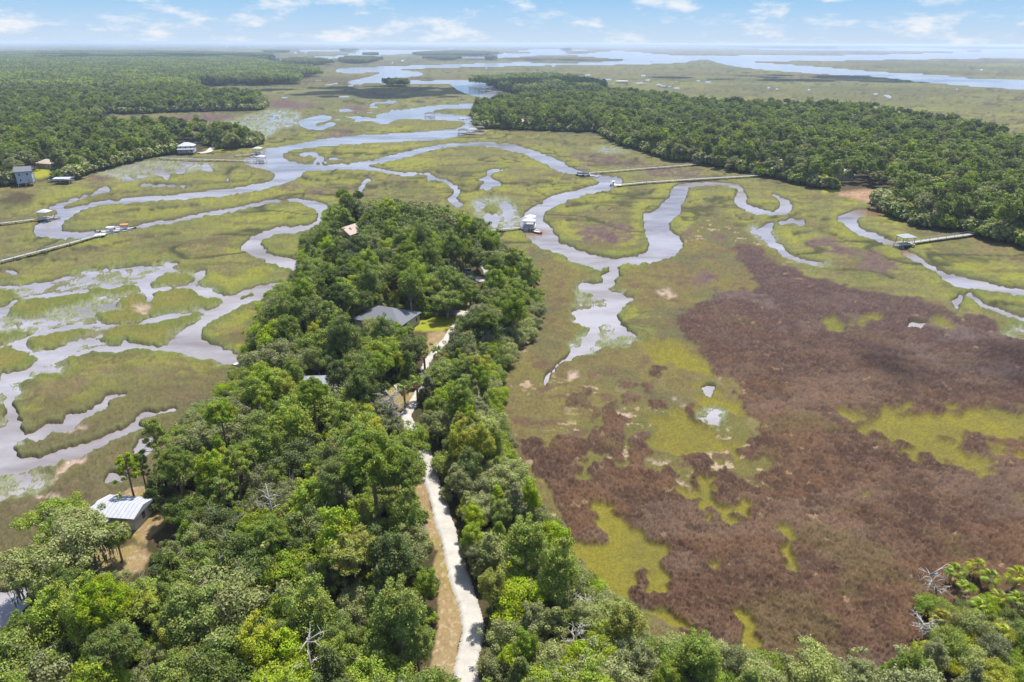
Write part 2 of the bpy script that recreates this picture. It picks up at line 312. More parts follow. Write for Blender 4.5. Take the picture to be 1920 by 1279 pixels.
ISLES = [   # marsh islands standing in the flooded flats
 "18,588 30,570 70,563 120,555 180,545 230,538 258,540 240,551 190,557 130,573 75,592 40,596",
 "223,570 235,558 265,552 274,560 282,568 290,555 320,545 360,545 375,558 420,562 400,575 350,582 300,590 250,604 195,605 180,592 200,585 240,582",
 "285,535 300,522 340,515 362,520 360,530 320,536", "190,640 200,625 240,610 300,603 370,587 378,590 360,605 325,625 310,645 280,650 240,640 215,647",
 "50,645 65,632 110,623 165,618 160,630 130,640 110,650 60,652", "-60,642 0,628 30,624 60,622 55,630 20,640 0,646", "-60,655 0,654 30,655 55,665 67,678 40,695 0,700 -60,700",
 "-60,545 0,545 25,550 30,560 0,575 -60,580", "440,560 470,548 478,552 455,562",
 "732,231 745,226 760,224.5 800,226 850,227 871,232 858,240 800,242 760,236", "1085,545 1108,553 1100,556", "905,390 925,385 935,395 920,402", "1085,530 1120,528 1100,532",
]
OLIVE = ["925,700 960,640 990,590 1015,545 1010,520 985,470 1000,470 1060,500 1120,530 1080,560 1080,620 1060,660 1130,640 1200,640 1250,600 1160,570 1170,520 1200,498 1270,480 1290,440 1330,410 1400,440 1440,470 1500,510 1420,545 1345,552 1290,590 1265,605 1320,660 1340,690 1400,730 1390,790 1420,840 1470,930 1380,1000 1280,960 1100,960 1000,860 1040,950 1070,1040 1130,1130 1200,1180 1300,1200 1300,1300 900,1300 920,900"]
RUSH = [
 "1265,603 1285,583 1335,568 1345,550 1420,545 1405,512 1380,480 1386,463 1420,468 1445,488 1500,515 1540,527 1600,540 1640,550 1700,563 1740,571 1790,591 1850,600 1875,625 1920,640 2050,655 2150,1300 2000,1500 1330,1500 1250,1300 1290,1200 1400,1000 1460,960 1438,930 1428,905 1440,890 1428,868 1392,856 1395,835 1425,810 1398,782 1388,745 1398,727 1380,712 1345,702 1337,682 1312,660 1292,640",
 "985,850 1002,830 1035,842 1060,822 1085,828 1105,816 1111,795 1104,775 1088,766 1054,762 1075,742 1106,731 1100,748 1116,775 1111,803 1124,812 1130,798 1124,785 1137,765 1160,762 1172,785 1175,805 1165,832 1160,862 1135,862 1100,858 1078,868 1085,885 1068,892 1090,897 1108,890 1115,875 1150,872 1180,870 1174,836 1192,820 1215,822 1219,845 1215,866 1228,888 1234,893 1240,869 1258,888 1272,905 1290,916 1296,905 1292,880 1277,858 1300,850 1325,866 1338,884 1365,886 1385,898 1412,915 1440,932 1480,960 1480,1300 1330,1300 1260,1165 1220,1150 1190,1130 1178,1108 1195,1088 1215,1072 1222,1085 1208,1116 1226,1124 1258,1104 1258,1080 1240,1068 1243,1033 1220,1028 1170,991 1145,967 1112,955 1110,962 1130,985 1135,1010 1120,1021 1090,1023 1065,1011 1050,960 1035,940 1020,905 1000,878",
 "1213,700 1224,688 1240,695 1248,706 1236,715 1218,714", "1168,750 1180,742 1200,745 1200,755 1182,757", "1156,724 1172,720 1198,727 1185,733 1165,732", "1282,772 1290,757 1300,768 1306,755 1312,770 1328,788 1322,800 1300,804 1283,790",
 "1212,736 1222,726 1228,738 1218,742", "1222,762 1232,757 1245,768 1234,771", "1085,1068 1098,1058 1125,1088 1133,1104 1120,1110 1105,1090", "1056,1035 1068,1020 1082,1036 1078,1048 1060,1050",
 "1640,808 1648,802 1664,802 1672,809 1664,819 1655,824 1644,818", "1700,812 1725,802 1748,810 1752,822 1735,827 1712,820", "1258,820 1275,818 1295,827 1292,834 1270,832",
]
ALGAE = [
 "1108,945 1150,945 1143,968 1170,990 1212,1008 1218,1028 1243,1033 1242,1068 1258,1082 1258,1106 1240,1120 1224,1122 1212,1112 1222,1085 1214,1073 1195,1085 1180,1105 1176,1120 1150,1118 1134,1106 1128,1085 1110,1060 1085,1050 1068,1035 1064,1014 1074,1019 1090,1025 1118,1023 1135,1012 1131,985 1112,962",
 "1380,1144 1395,1165 1408,1164 1411,1190 1419,1215 1400,1226 1375,1216 1384,1190", "1225,1153 1250,1162 1310,1195 1290,1193 1245,1172",
 "1265,925 1300,912 1340,910 1332,935 1370,954 1395,964 1412,985 1385,973 1345,970 1325,976 1308,958 1318,945 1290,936",
 "1625,796 1650,771 1680,772 1740,780 1800,779 1860,777 1920,777 2000,780 2000,832 1920,827 1860,820 1810,815 1788,830 1777,840 1795,855 1805,869 1850,874 1845,887 1808,884 1788,868 1778,872 1780,889 1766,876 1758,865 1720,857 1700,840 1680,829 1640,822",
 "1570,790 1576,780 1592,780 1602,795 1585,794", "1888,860 1895,845 1930,850 1930,868 1900,867", "1845,850 1856,845 1862,852 1850,854", "1545,606 1560,600 1588,622 1575,627 1556,616", "1588,600 1610,598 1640,594 1634,608 1604,606",
 "1735,602 1755,600 1790,610 1788,617 1755,614 1740,608", "1612,940 1625,935 1634,942 1620,946", "1472,1030 1485,1020 1492,1040 1505,1062 1495,1080 1488,1060", "1330,1068 1345,1072 1352,1083 1338,1080", "1454,990 1480,985 1500,1000 1480,1005",
 "1195,640 1230,640 1290,660 1330,690 1300,700 1240,680", "1290,740 1350,745 1385,770 1350,780 1310,765", "1250,780 1330,815 1390,850 1400,870 1330,845 1270,850 1230,830",
]
PURPLE = [
 "1070,292 1110,290 1160,297 1220,308 1200,313 1130,308 1080,300", "1215,317 1260,316 1310,325 1322,334 1260,334 1215,328", "500,198 530,188 560,194 595,199 560,204 520,204", "615,252 640,246 655,249 660,257 600,262 590,260",
 "575,362 600,354 612,358 608,365 580,367", "200,232 300,222 400,216 440,218 425,228 370,240 300,240 200,238", "1510,452 1545,450 1590,465 1600,482 1560,478 1530,465", "150,345 180,328 215,330 200,340 160,348",
 "1330,442 1350,438 1360,450 1340,452", "1284,432 1296,430 1298,446 1286,446", "1380,470 1400,474 1405,500 1392,494", "1300,520 1330,515 1340,530 1310,533", "960,610 985,585 1010,570 1005,600 980,640 962,660",
 "520,352 545,345 560,350 540,356", "1080,440 1120,425 1180,425 1190,445 1150,462 1100,458", "1600,478 1640,470 1660,480 1630,492", "640,205 670,200 690,206 660,210", "1590,500 1680,490 1700,500 1640,512",
]
MUD = ["75,925 85,905 108,900 114,915 100,935 82,938", "108,890 122,872 140,868 142,880 125,892", "118,812 130,803 150,806 150,815 125,820", "1228,550 1250,548 1268,553 1262,562 1245,560", "205,525 190,530 180,522", "252,580 272,577 276,584 256,586", "-60,935 0,925 12,915 8,930 -60,950",
       "978,640 990,632 990,655 982,660", "1060,706 1080,702 1095,712 1075,716", "1164,768 1180,762 1192,772 1178,782", "1350,718 1360,712 1362,722", "1320,680 1332,684 1330,694", "1272,760 1285,754 1282,764", "1265,905 1285,895 1288,915 1276,912", "1220,858 1250,862 1245,866 1222,864",
       "60,905 75,895 72,910", "455,700 470,690 462,704"]
BEACH = ["1568,366 1590,362 1610,360 1630,358 1662,364 1676,374 1668,386 1640,384 1600,374"]
FOREST = [  # dry land under the woods (outlines of the ground, not of the crowns)
 "447,672 455,700 425,735 385,765 355,800 335,850 330,900 340,930 290,950 300,990 250,1070 180,1120 60,1140 0,1190 -150,1230 -300,1700 1700,1900 2100,1700 2200,1200 2000,1120 1930,1110 1860,1120 1790,1160 1760,1220 1740,1290 1600,1320 1450,1340 1330,1330 1250,1310 1180,1240 1120,1180 1080,1140 1050,1090 1020,1040 985,980 960,940 935,890 922,850 915,800 912,750 918,705 930,665 950,640 985,605 1000,580 1008,550 1005,525 985,500 960,478 930,450 900,432 850,420 790,412 740,405 690,402 640,398 622,398 612,420 604,440 588,450 578,470 572,495 562,520 558,545 545,570 510,590 490,610 478,640",
 "885,222 905,240 930,244 1000,247 1080,249 1130,252 1150,268 1200,283 1245,296 1270,304 1310,306 1325,314 1400,326 1440,334 1480,341 1520,355 1565,365 1630,360 1668,378 1700,415 1760,434 1830,441 1870,454 1920,466 2100,500 2200,420 1990,310 1900,285 1850,262 1800,250 1700,235 1580,217 1450,214 1300,206 1220,190 1150,185 980,194 905,205",
 "893,157 960,152 1030,150 1080,158 1110,168 1100,178 1040,180 980,178 955,172 920,162",
 "-400,360 -60,356 0,350 35,347 70,342 100,345 130,343 140,332 180,322 215,312 250,304 300,297 330,292 375,287 420,283 470,277 476,266 440,262 400,256 350,252 300,250 230,250 190,246 150,244 165,236 190,224 205,213 250,215 300,212 380,210 440,209 487,206 490,192 470,184 400,182 360,176 352,170 360,163 420,160 500,160 552,158 552,148 582,144 584,138 520,127 480,120 505,114 500,106 420,99.5 300,95.5 200,93.5 60,96.5 -60,100 -300,104 -600,160",
 "940,83.2 1100,85 1300,87 1330,86.5 1440,88 1580,88.5 1700,88.5 2050,91 2050,81.6 1500,81.2 940,81.2", "-200,378 0,374 20,366 55,366 62,380 40,386 0,385 -200,390",
]
LAWN = ["634,592 672,586 680,600 672,622 640,624", "768,600 800,594 848,594 852,606 845,622 800,626 764,624", "714,730 730,724 736,742 718,748", "1540,358 1565,357 1570,363 1545,364", "1640,362 1665,362 1668,370 1650,368", "60,325 90,318 95,332 70,338", "380,282 420,276 450,272 455,276 410,284", "575,612 600,606 604,622 578,624"]
TAN = ["240,925 300,918 330,935 315,965 300,1005 262,1035 245,1000 232,960", "150,1050 200,1035 262,1045 285,1065 230,1100 150,1110", "730,750 745,722 775,718 770,755 740,790 735,830 722,850 715,820", "800,635 825,625 842,640 815,672 800,672",
       "815,1290 818,1180 812,1100 818,1050 838,1035 850,1080 868,1150 862,1220 845,1290", "855,560 885,552 880,580 862,582", "773,955 800,900 812,920 808,960 830,1000 815,1040", "770,575 805,572 880,580 885,592 775,590", "470,650 485,645 480,660"]

NA0, NA1, DAZ = -53.0, 53.0, 0.095
azs = np.arange(NA0, NA1 + 1e-6, DAZ)
_r = np.geomspace(20, 46000, 6000)
def row_y(r):               # how far down the frame the ground at distance r stands: the rows of the sheet are spaced by it
    dep = np.arctan2(CAM_H, r) - R(PITCH)
    return 639.5 + F_PX * np.tan(dep)
Y_TOP = row_y(42000.0); Y_BOT = 1440.0
ys = np.arange(Y_BOT, Y_TOP, -2.0); NRW, NAZ = len(ys), len(azs)
rr = np.interp(ys[::-1], row_y(_r)[::-1], _r[::-1])[::-1]
AZ, RR = np.meshgrid(np.radians(azs), rr)
GX, GY = (RR * np.sin(AZ)).astype(np.float64), (RR * np.cos(AZ)).astype(np.float64)
def cells(xy):
    r = np.hypot(xy[:, 0], xy[:, 1]); a = np.degrees(np.arctan2(xy[:, 0], xy[:, 1]))
    return np.stack([(a - NA0) / DAZ + 0.5, (Y_BOT - row_y(np.clip(r, 15, 45000))) / 2.0 + 0.5], -1)
cell = (RR * R(DAZ))
amp = np.clip(1.1 / cell, 0.35, 5.0)
wx = (fbm(GX / 3.2, GY / 3.2, 3, 3) - 0.5) * 2 * amp * 1.5
wy = (fbm(GX / 3.2, GY / 3.2, 9, 3) - 0.5) * 2 * amp * 1.1
II, JJ = np.meshgrid(np.arange(NRW), np.arange(NAZ), indexing='ij')
def warp(m, k=1.0):
    i = np.clip(np.rint(II + wy * k), 0, NRW - 1).astype(np.int32); j = np.clip(np.rint(JJ + wx * k), 0, NAZ - 1).astype(np.int32)
    return m[i, j]
def blur(m, n=1):
    m = m.astype(np.float32)
    for _ in range(n):
        q = m.copy(); q[1:-1] = (m[:-2] + 2 * m[1:-1] + m[2:]) / 4; m = q
        q = m.copy(); q[:, 1:-1] = (m[:, :-2] + 2 * m[:, 1:-1] + m[:, 2:]) / 4; m = q
    return m
def wide(m, k):
    """box blur by k cells, through running sums"""
    m = m.astype(np.float32)
    for ax in (0, 1):
        pad = [(k + 1, k) if a == ax else (0, 0) for a in (0, 1)]
        c = np.cumsum(np.pad(m, pad, mode='edge'), axis=ax)
        n = m.shape[ax]
        m = (np.take(c, np.arange(2 * k + 1, 2 * k + 1 + n), ax) - np.take(c, np.arange(n), ax)) / (2 * k + 1)
    return m
def region(polys, k=1.0, n=1, sm=True):
    m = np.zeros((NRW, NAZ), bool)
    for s in polys:
        if isinstance(s, tuple): m |= fill(cells(s[1]), NAZ, NRW); continue
        p = P(s)
        if sm: p = smooth(p, True, 5)
        m |= fill(cells(at(p[:, 0], p[:, 1])), NAZ, NRW)
    return blur(warp(m, k), n) if n else warp(m, k)

ALB = 2.38                       # picture brightness of a sunlit level surface of albedo 1
def C(r, g, b): return lin(r, g, b) / ALB
def build_ground():
    water = region(WATER, 0.8); flood = region(FLOOD, 1.4, 2); isles = region(ISLES, 1.0)
    near = sstep(500, 140, RR); mid = sstep(1500, 500, RR)
    forest = region(FOREST, 1.0, 2); beach = region(BEACH, 0.6)
    olive = region(OLIVE, 2.0, 3); rush = region(RUSH, 1.7); algae = region(ALGAE, 2.3, 3); purple = region(PURPLE, 2.2, 3)
    mud = region(MUD, 2.0, 2); lawn = region(LAWN, 0.6); tan = region(TAN, 1.0, 2)
    water = np.clip(water - isles, 0, 1); flood = np.clip(flood - isles, 0, 1) * (1 - water)
    # noise fields
    g1 = rng.random(GX.shape).astype(np.float32); g2 = rng.random(GX.shape).astype(np.float32)
    f1 = fbm(GX / 0.55, GY / 0.55, 1, 3); f2 = fbm(GX / 2.4, GY / 2.4, 2, 4); f3 = fbm(GX / 11, GY / 11, 4, 4); f4 = fbm(GX / 46, GY / 46, 5, 4); f5 = fbm(GX / 210, GY / 300, 6, 4)
    w1 = (fbm(GX / 9 + f3 * 2, GY / 5 + f4 * 3, 21, 4))
    # small unmapped pools in the far marsh, creek hair-lines nearer
    poolmask = (sstep(0.74, 0.78, fbm(GX / 24, GY / 26, 31, 4)) * sstep(0.52, 0.62, f5)) * sstep(600, 900, RR) * (1 - forest) * sstep(250, -50, GX)
    hair = np.maximum(sstep(0.028, 0.008, np.abs(fbm(GX / 55, GY / 40, 41, 3) - 0.5)) * sstep(0.44, 0.52, f4), sstep(0.03, 0.010, np.abs(fbm(GX / 26, GY / 22, 47, 3) - 0.5)) * sstep(0.52, 0.58, fbm(GX / 60, GY / 60, 49, 3)) * .8) * sstep(150, 230, RR)
    flat = np.clip(1 - olive - rush - forest, 0, 1)
    ditch = np.maximum(hair, np.clip(region([chan(s_, 1.5 if at(*P(s_)[0])[1] < 330 else 3.2) for s_ in DITCHES], .9, 1) * 1.3, 0, 1)) * flat * (1 - isles)
    water = np.clip(np.maximum(water, poolmask), 0, 1)
    edge = np.clip(wide(np.maximum(water, 0.75 * flood), 6) * 2.2, 0, 1) * sstep(420, 200, RR) + np.clip(wide(water, 2) * 1.6, 0, 1) * sstep(150, 420, RR) * sstep(1600, 600, RR)
    edge = np.clip(edge, 0, 1) * (1 - water)
    near_w = wide(water, 16) * sstep(900, 300, RR); levee = sstep(.05, .16, near_w) * sstep(.45, .25, near_w) * (1 - edge); inner = sstep(.05, .0, near_w) * sstep(.42, .55, f4) * sstep(800, 300, RR)
    # ---- cover
    col = np.zeros(GX.shape + (3,), np.float32)
    def lay(w, c):
        nonlocal col
        w = np.clip(w, 0, 1)[..., None].astype(np.float32); col = col * (1 - w) + np.asarray(c, np.float32) * w
    lay(np.ones_like(RR), C(134, 132, 76))
    lay(sstep(0.44, 0.60, f4), C(150, 150, 68)); lay(inner * 0.7, C(132, 118, 84)); lay(sstep(0.50, 0.60, w1) * 0.8, C(134, 118, 84)); lay(sstep(0.54, 0.62, f3) * 0.7, C(112, 116, 64)); lay(levee * sstep(.35, .55, f3) * .8, C(158, 158, 60)); lay(sstep(0.61, 0.68, fbm(GX / 6, GY / 4, 93, 4)) * .6, C(148, 146, 68)); lay(sstep(0.60, 0.67, fbm(GX / 16 + f2, GY / 7 + f3, 97, 4)) * .65, C(108, 98, 66))
    lay(sstep(0.50, 0.66, f5) * 0.55, C(122, 122, 76)); lay(sstep(0.58, 0.68, f2) * 0.35, C(108, 98, 62))
    far = sstep(700, 1800, RR)
    lay(far * 0.75, C(124, 122, 72)); lay(far * sstep(0.5, 0.62, f5) * 0.8, C(104, 106, 60)); lay(far * sstep(0.55, 0.68, fbm(GX / 500, GY / 160, 61, 4)) * 0.7, C(116, 98, 72)); lay(far * sstep(0.6, 0.7, fbm(GX / 300, GY / 120, 66, 4)) * 0.7, C(146, 144, 72))
    lay(edge * 0.75, C(106, 126, 58)); lay(edge * sstep(0.5, 0.62, f3) * 0.6, C(148, 152, 58)); lay(sstep(.16, .42, wide(water, 1)) * sstep(.42, .56, f3) * sstep(650, 300, RR) * .85, C(112, 96, 72))
    lay(ditch * 0.95, C(70, 70, 44)); lay(wide(ditch, 3) * sstep(.05, .3, wide(ditch, 3)) * 0.55, C(92, 96, 52))
    lay(isles * 0.8, C(128, 126, 62)); lay(isles * sstep(0.45, 0.62, f3) * 0.7, C(142, 132, 70)); lay(isles * edge * 0.7, C(112, 130, 56))
    # lower left meadow
    ll = sstep(-22, -34, GX) * sstep(185, 150, RR)
    lay(ll * (1 - isles) * 0.85, C(110, 99, 72)); lay(ll * sstep(0.5, 0.62, f3) * 0.55, C(118, 113, 68)); lay(ll * sstep(0.50, 0.66, f2) * 0.4, C(140, 124, 92)); lay(ll * sstep(.46, .3, f1) * .4, C(84, 78, 54)); lay(ll * edge * 0.5, C(128, 136, 80))
    # east meadow
    lay(olive, C(130, 118, 72)); lay(olive * sstep(0.46, 0.60, f3) * 0.7, C(134, 126, 66)); lay(olive * sstep(0.48, 0.62, f2) * 0.55, C(118, 102, 70)); lay(olive * sstep(0.48, 0.62, fbm(GX / 24, GY / 30, 103, 4)) * .75, C(106, 106, 74)); lay(olive * sstep(.55, .7, f1) * .35, C(146, 136, 84)); lay(olive * sstep(0.52, 0.64, f4) * 0.7, C(122, 118, 62))
    lay(olive * sstep(0.62, 0.72, fbm(GX / 5, GY / 4, 71, 4)) * 0.75, C(118, 92, 76)); lay(olive * sstep(0.66, 0.71, fbm(GX / 3.2, GY / 2.0, 77, 4)) * sstep(0.45, 0.6, f4), C(196, 172, 142))
    lay(olive * edge * 0.6, C(108, 122, 62))
    lay(purple * sstep(600, 800, RR) * .8, C(120, 92, 92)); lay(purple * sstep(0.36, 0.5, f2 * 0.6 + f3 * 0.4), C(124, 100, 92)); lay(purple * sstep(0.52, 0.66, f2) * 0.7, C(104, 82, 84))
    # needlerush
    lay(rush, C(106, 80, 63)); lay(rush * sstep(0.40, 0.62, f4), C(118, 89, 66)); lay(rush * sstep(0.46, 0.62, f3) * 0.7, C(90, 68, 58)); lay(rush * sstep(.52, .64, fbm(GX / 7, GY / 5, 111, 4)) * .55, C(82, 62, 52)); lay(rush * sstep(0.56, 0.7, fbm(GX / 22, GY / 9, 81, 4)) * 0.5, C(134, 112, 96))
    lay(rush * sstep(0.54, 0.72, f2) * 0.4, C(136, 108, 84)); lay(rush * sstep(0.46, 0.28, f2) * 0.5, C(82, 64, 52)); lay(rush * sstep(0.62, 0.72, fbm(GX / 14, GY / 14, 86, 4)) * 0.45, C(118, 108, 66))
    deepr = sstep(150, 230, RR); lay(rush * deepr * 0.6, C(93, 75, 76)); lay(rush * deepr * sstep(0.6, 0.72, f3) * 0.5, C(138, 120, 112))
    lay(rush * sstep(0.80, 0.84, fbm(GX / 3, GY / 2.4, 91, 3)) * 0.7, C(180, 150, 116)); lay(rush * sstep(0.60, 0.72, f1) * 0.45, C(142, 116, 96)); lay(rush * sstep(0.40, 0.28, f1) * 0.45, C(78, 60, 54))
    lay(algae, C(146, 138, 50)); lay(algae * sstep(0.45, 0.62, f3) * 0.7, C(132, 124, 60)); lay(algae * sstep(0.50, 0.62, f2) * 0.5, C(152, 140, 52)); lay(algae * sstep(0.52, 0.66, f1) * 0.35, C(118, 108, 56)); lay(algae * sstep(165, 190, RR) * sstep(20, 60, GX) * 0.5, C(122, 128, 64))
    lay(mud * sstep(0.34, 0.5, f2), C(206, 180, 160))
    # flooded flats: pale grass standing in water
    lay(flood, C(142, 148, 108)); lay(flood * sstep(0.5, 0.62, f2) * 0.6, C(122, 132, 86)); lay(flood * g1 * 0.35, C(186, 182, 160)); lay(flood * sstep(.55, .66, f3) * .6, C(124, 118, 78))
    # dry land
    lay(forest, C(98, 84, 58)); lay(forest * sstep(0.45, 0.6, f2) * 0.7, C(72, 74, 42)); lay(forest * sstep(400, 900, RR), C(58, 66, 40))
    lay(beach, C(196, 158, 128)); lay(beach * sstep(.5, .6, f2) * .6, C(168, 128, 104))
    lay(tan, C(186, 160, 116)); lay(tan * sstep(0.45, 0.6, f2) * 0.6, C(170, 142, 108)); lay(tan * sstep(.5, .62, g1) * .25, C(140, 128, 84)); lay(tan * sstep(0.52, 0.62, f3) * 0.6, C(168, 150, 84)); lay(tan * sstep(0.6, 0.72, f1) * 0.5, C(224, 204, 170))
    lay(lawn, C(172, 178, 52)); lay(lawn * sstep(.5, .6, f2) * .5, C(190, 178, 74))
    lay(sstep(.12, .4, water) * sstep(700, 300, RR), C(88, 76, 52)); lay(water, C(118, 104, 86))
    col *= (1 + (g1 - 0.5) * 0.34 * (1 - water * .9) * np.clip(1.3 - lawn, 0.3, 1))[..., None]
    # ---- level: water bed, banks, and the uneven top of the grass
    grass = np.clip(1 - forest - water - flood, 0, 1)
    z = (0.34 + 0.22 * sstep(800, 350, RR)).astype(np.float32)
    z += grass * ((g1 - 0.5) * 0.20 + (f1 - 0.5) * 0.45 + (f2 - 0.5) * 0.40) * (0.35 + 0.65 * near) * np.clip(1 - beach - mud, 0, 1)
    z += rush * (0.40 + ((g2 - 0.5) * 0.60 + (f1 - 0.5) * 0.45 + (f2 - .5) * 0.35) * (0.25 + 0.75 * near)) * (1 - algae)
    z = z * (1 - algae) + algae * (0.16 + (g1 - .5) * 0.07)
    z += edge * grass * (0.18 * mid + 0.22 * sstep(700, 300, RR)) * sstep(60, 120, RR)
    z -= ditch * 0.28 * grass
    z = z * (1 - flood) + flood * (0.035 + (g1 - 0.5) * 0.24 + (f2 - 0.5) * 0.75 + (f1 - .5) * 0.25)
    z = z * (1 - mud) + mud * 0.10
    z = z * (1 - forest) + forest * (1.15 + (f2 - 0.5) * 0.3)
    z = z * (1 - beach) + beach * (0.7 + (f2 - .5) * .4)
    z = z * (1 - np.maximum(tan, lawn)) + np.maximum(tan, lawn) * (1.15 + (f1 - .5) * 0.06)
    z = z * (1 - water) - water * 0.62
    return z, col
GZ, GCOL = build_ground()
def ground_z(x, y):
    c = cells(np.array([[x, y]], float))[0]
    i, j = int(c[1] - 0.5 + 0.5), int(c[0] - 0.5 + 0.5)
    if 0 <= i < NRW and 0 <= j < NAZ: return float(GZ[i, j])
    return 0.5

def ground_material():
    m = bpy.data.materials.new('marsh_and_earth'); m.use_nodes = True
    t = m.node_tree; b = t.nodes['Principled BSDF']; L = t.links.new
    b.inputs['Roughness'].default_value = 0.9; b.inputs['Specular IOR Level'].default_value = 0.12
    at_ = N(t, 'ShaderNodeAttribute', attribute_name='cover'); tc = N(t, 'ShaderNodeTexCoord')
    a = N(t, 'ShaderNodeTexNoise'); a.inputs['Scale'].default_value = 2.6; a.inputs['Detail'].default_value = 4; a.inputs['Roughness'].default_value = 0.7
    L(tc.outputs['Object'], a.inputs['Vector'])
    mr = N(t, 'ShaderNodeMapRange'); mr.inputs['From Min'].default_value = 0.3; mr.inputs['From Max'].default_value = 0.7; mr.inputs['To Min'].default_value = 0.80; mr.inputs['To Max'].default_value = 1.20
    L(a.outputs['Fac'], mr.inputs['Value'])
    mx = N(t, 'ShaderNodeMix', data_type='RGBA', blend_type='MULTIPLY'); mx.inputs[0].default_value = 1
    L(at_.outputs['Color'], mx.inputs[6]); L(mr.outputs[0], mx.inputs[7]); L(mx.outputs[2], b.inputs['Base Color'])
    return m
def make_ground():
    mat = ground_material()
    inner = np.array([1520., 1640, 1800, 2100, 2800]); ri = np.interp(inner, row_y(_r[::-1])[::1], _r[::-1]) if False else np.array([50.0, 40, 30, 20, 8])
    # dense sheet before the camera
    v = np.stack([GX, GY, GZ.astype(np.float64)], -1).reshape(-1, 3)
    a = np.arange(NRW * NAZ).reshape(NRW, NAZ)
    q = np.stack([a[:-1, :-1], a[:-1, 1:], a[1:, 1:], a[1:, :-1]], -1).reshape(-1, 4)
    # coarse rest of the plain: round the back and under the camera
    base = len(v); extra = []; idx = {}
    back = np.radians(np.linspace(NA1, 360 + NA0, 60)[1:-1])
    rows = [0, NRW // 5, 2 * NRW // 5, 3 * NRW // 5, 4 * NRW // 5, NRW - 1]
    fs = []
    n0 = base; k = len(back)
    for i in rows:
        for b in back: extra.append((rr[i] * math.sin(b), rr[i] * math.cos(b), 0.4))
    for s in range(len(rows) - 1):
        for c in range(k - 1):
            p0 = n0 + s * k + c
            fs.append((p0, p0 + 1, p0 + k + 1, p0 + k))
    tri = []
    # stitch both seams as fans of the dense column against the coarse column
    for col_, cc in ((NAZ - 1, 0), (0, k - 1)):
        for s in range(len(rows) - 1):
            lo, hi = rows[s], rows[s + 1]; p0, p1 = n0 + s * k + cc, n0 + (s + 1) * k + cc
            for i in range(lo, hi):
                tri.append((a[i, col_], p0, a[i + 1, col_]) if cc == 0 else (p0, a[i, col_], a[i + 1, col_]))
            tri.append((a[hi, col_], p0, p1) if cc == 0 else (p0, a[hi, col_], p1))
    cidx = n0 + len(extra); extra.append((0, 0, 0.6))
    ring = list(a[0, :]) + [n0 + c for c in range(k)]
    for i in range(len(ring)): tri.append((cidx, ring[(i + 1) % len(ring)], ring[i]))
    ev = np.array(extra); vall = np.concatenate([v, ev])
    tri = np.array(tri); fs = np.array(fs)
    me = bpy.data.meshes.new('ground')
    me.vertices.add(len(vall)); me.vertices.foreach_set('co', vall.astype(np.float32).ravel())
    loops = np.concatenate([q.ravel(), fs.ravel(), tri.ravel()]).astype(np.int32)
    cnt = np.concatenate([np.full(len(q) + len(fs), 4), np.full(len(tri), 3)]).astype(np.int32)
    me.loops.add(len(loops)); me.loops.foreach_set('vertex_index', loops)
    me.polygons.add(len(cnt)); me.polygons.foreach_set('loop_start', np.concatenate([[0], np.cumsum(cnt)[:-1]]).astype(np.int32)); me.polygons.foreach_set('loop_total', cnt)
    me.polygons.foreach_set('use_smooth', np.ones(len(cnt), bool))
    cl = np.concatenate([GCOL.reshape(-1, 3), np.tile(C(128, 120, 70), (len(ev), 1))]); cl = np.concatenate([cl, np.ones((len(cl), 1))], 1).astype(np.float32)
    at_ = me.attributes.new('cover', 'FLOAT_COLOR', 'POINT'); at_.data.foreach_set('color', cl.ravel())
    me.materials.append(mat); me.update(calc_edges=True)
    g = link('ground', me); tag(g, 'salt marsh ground of olive cordgrass brown needlerush and wooded dry land', kind='structure')
make_ground()

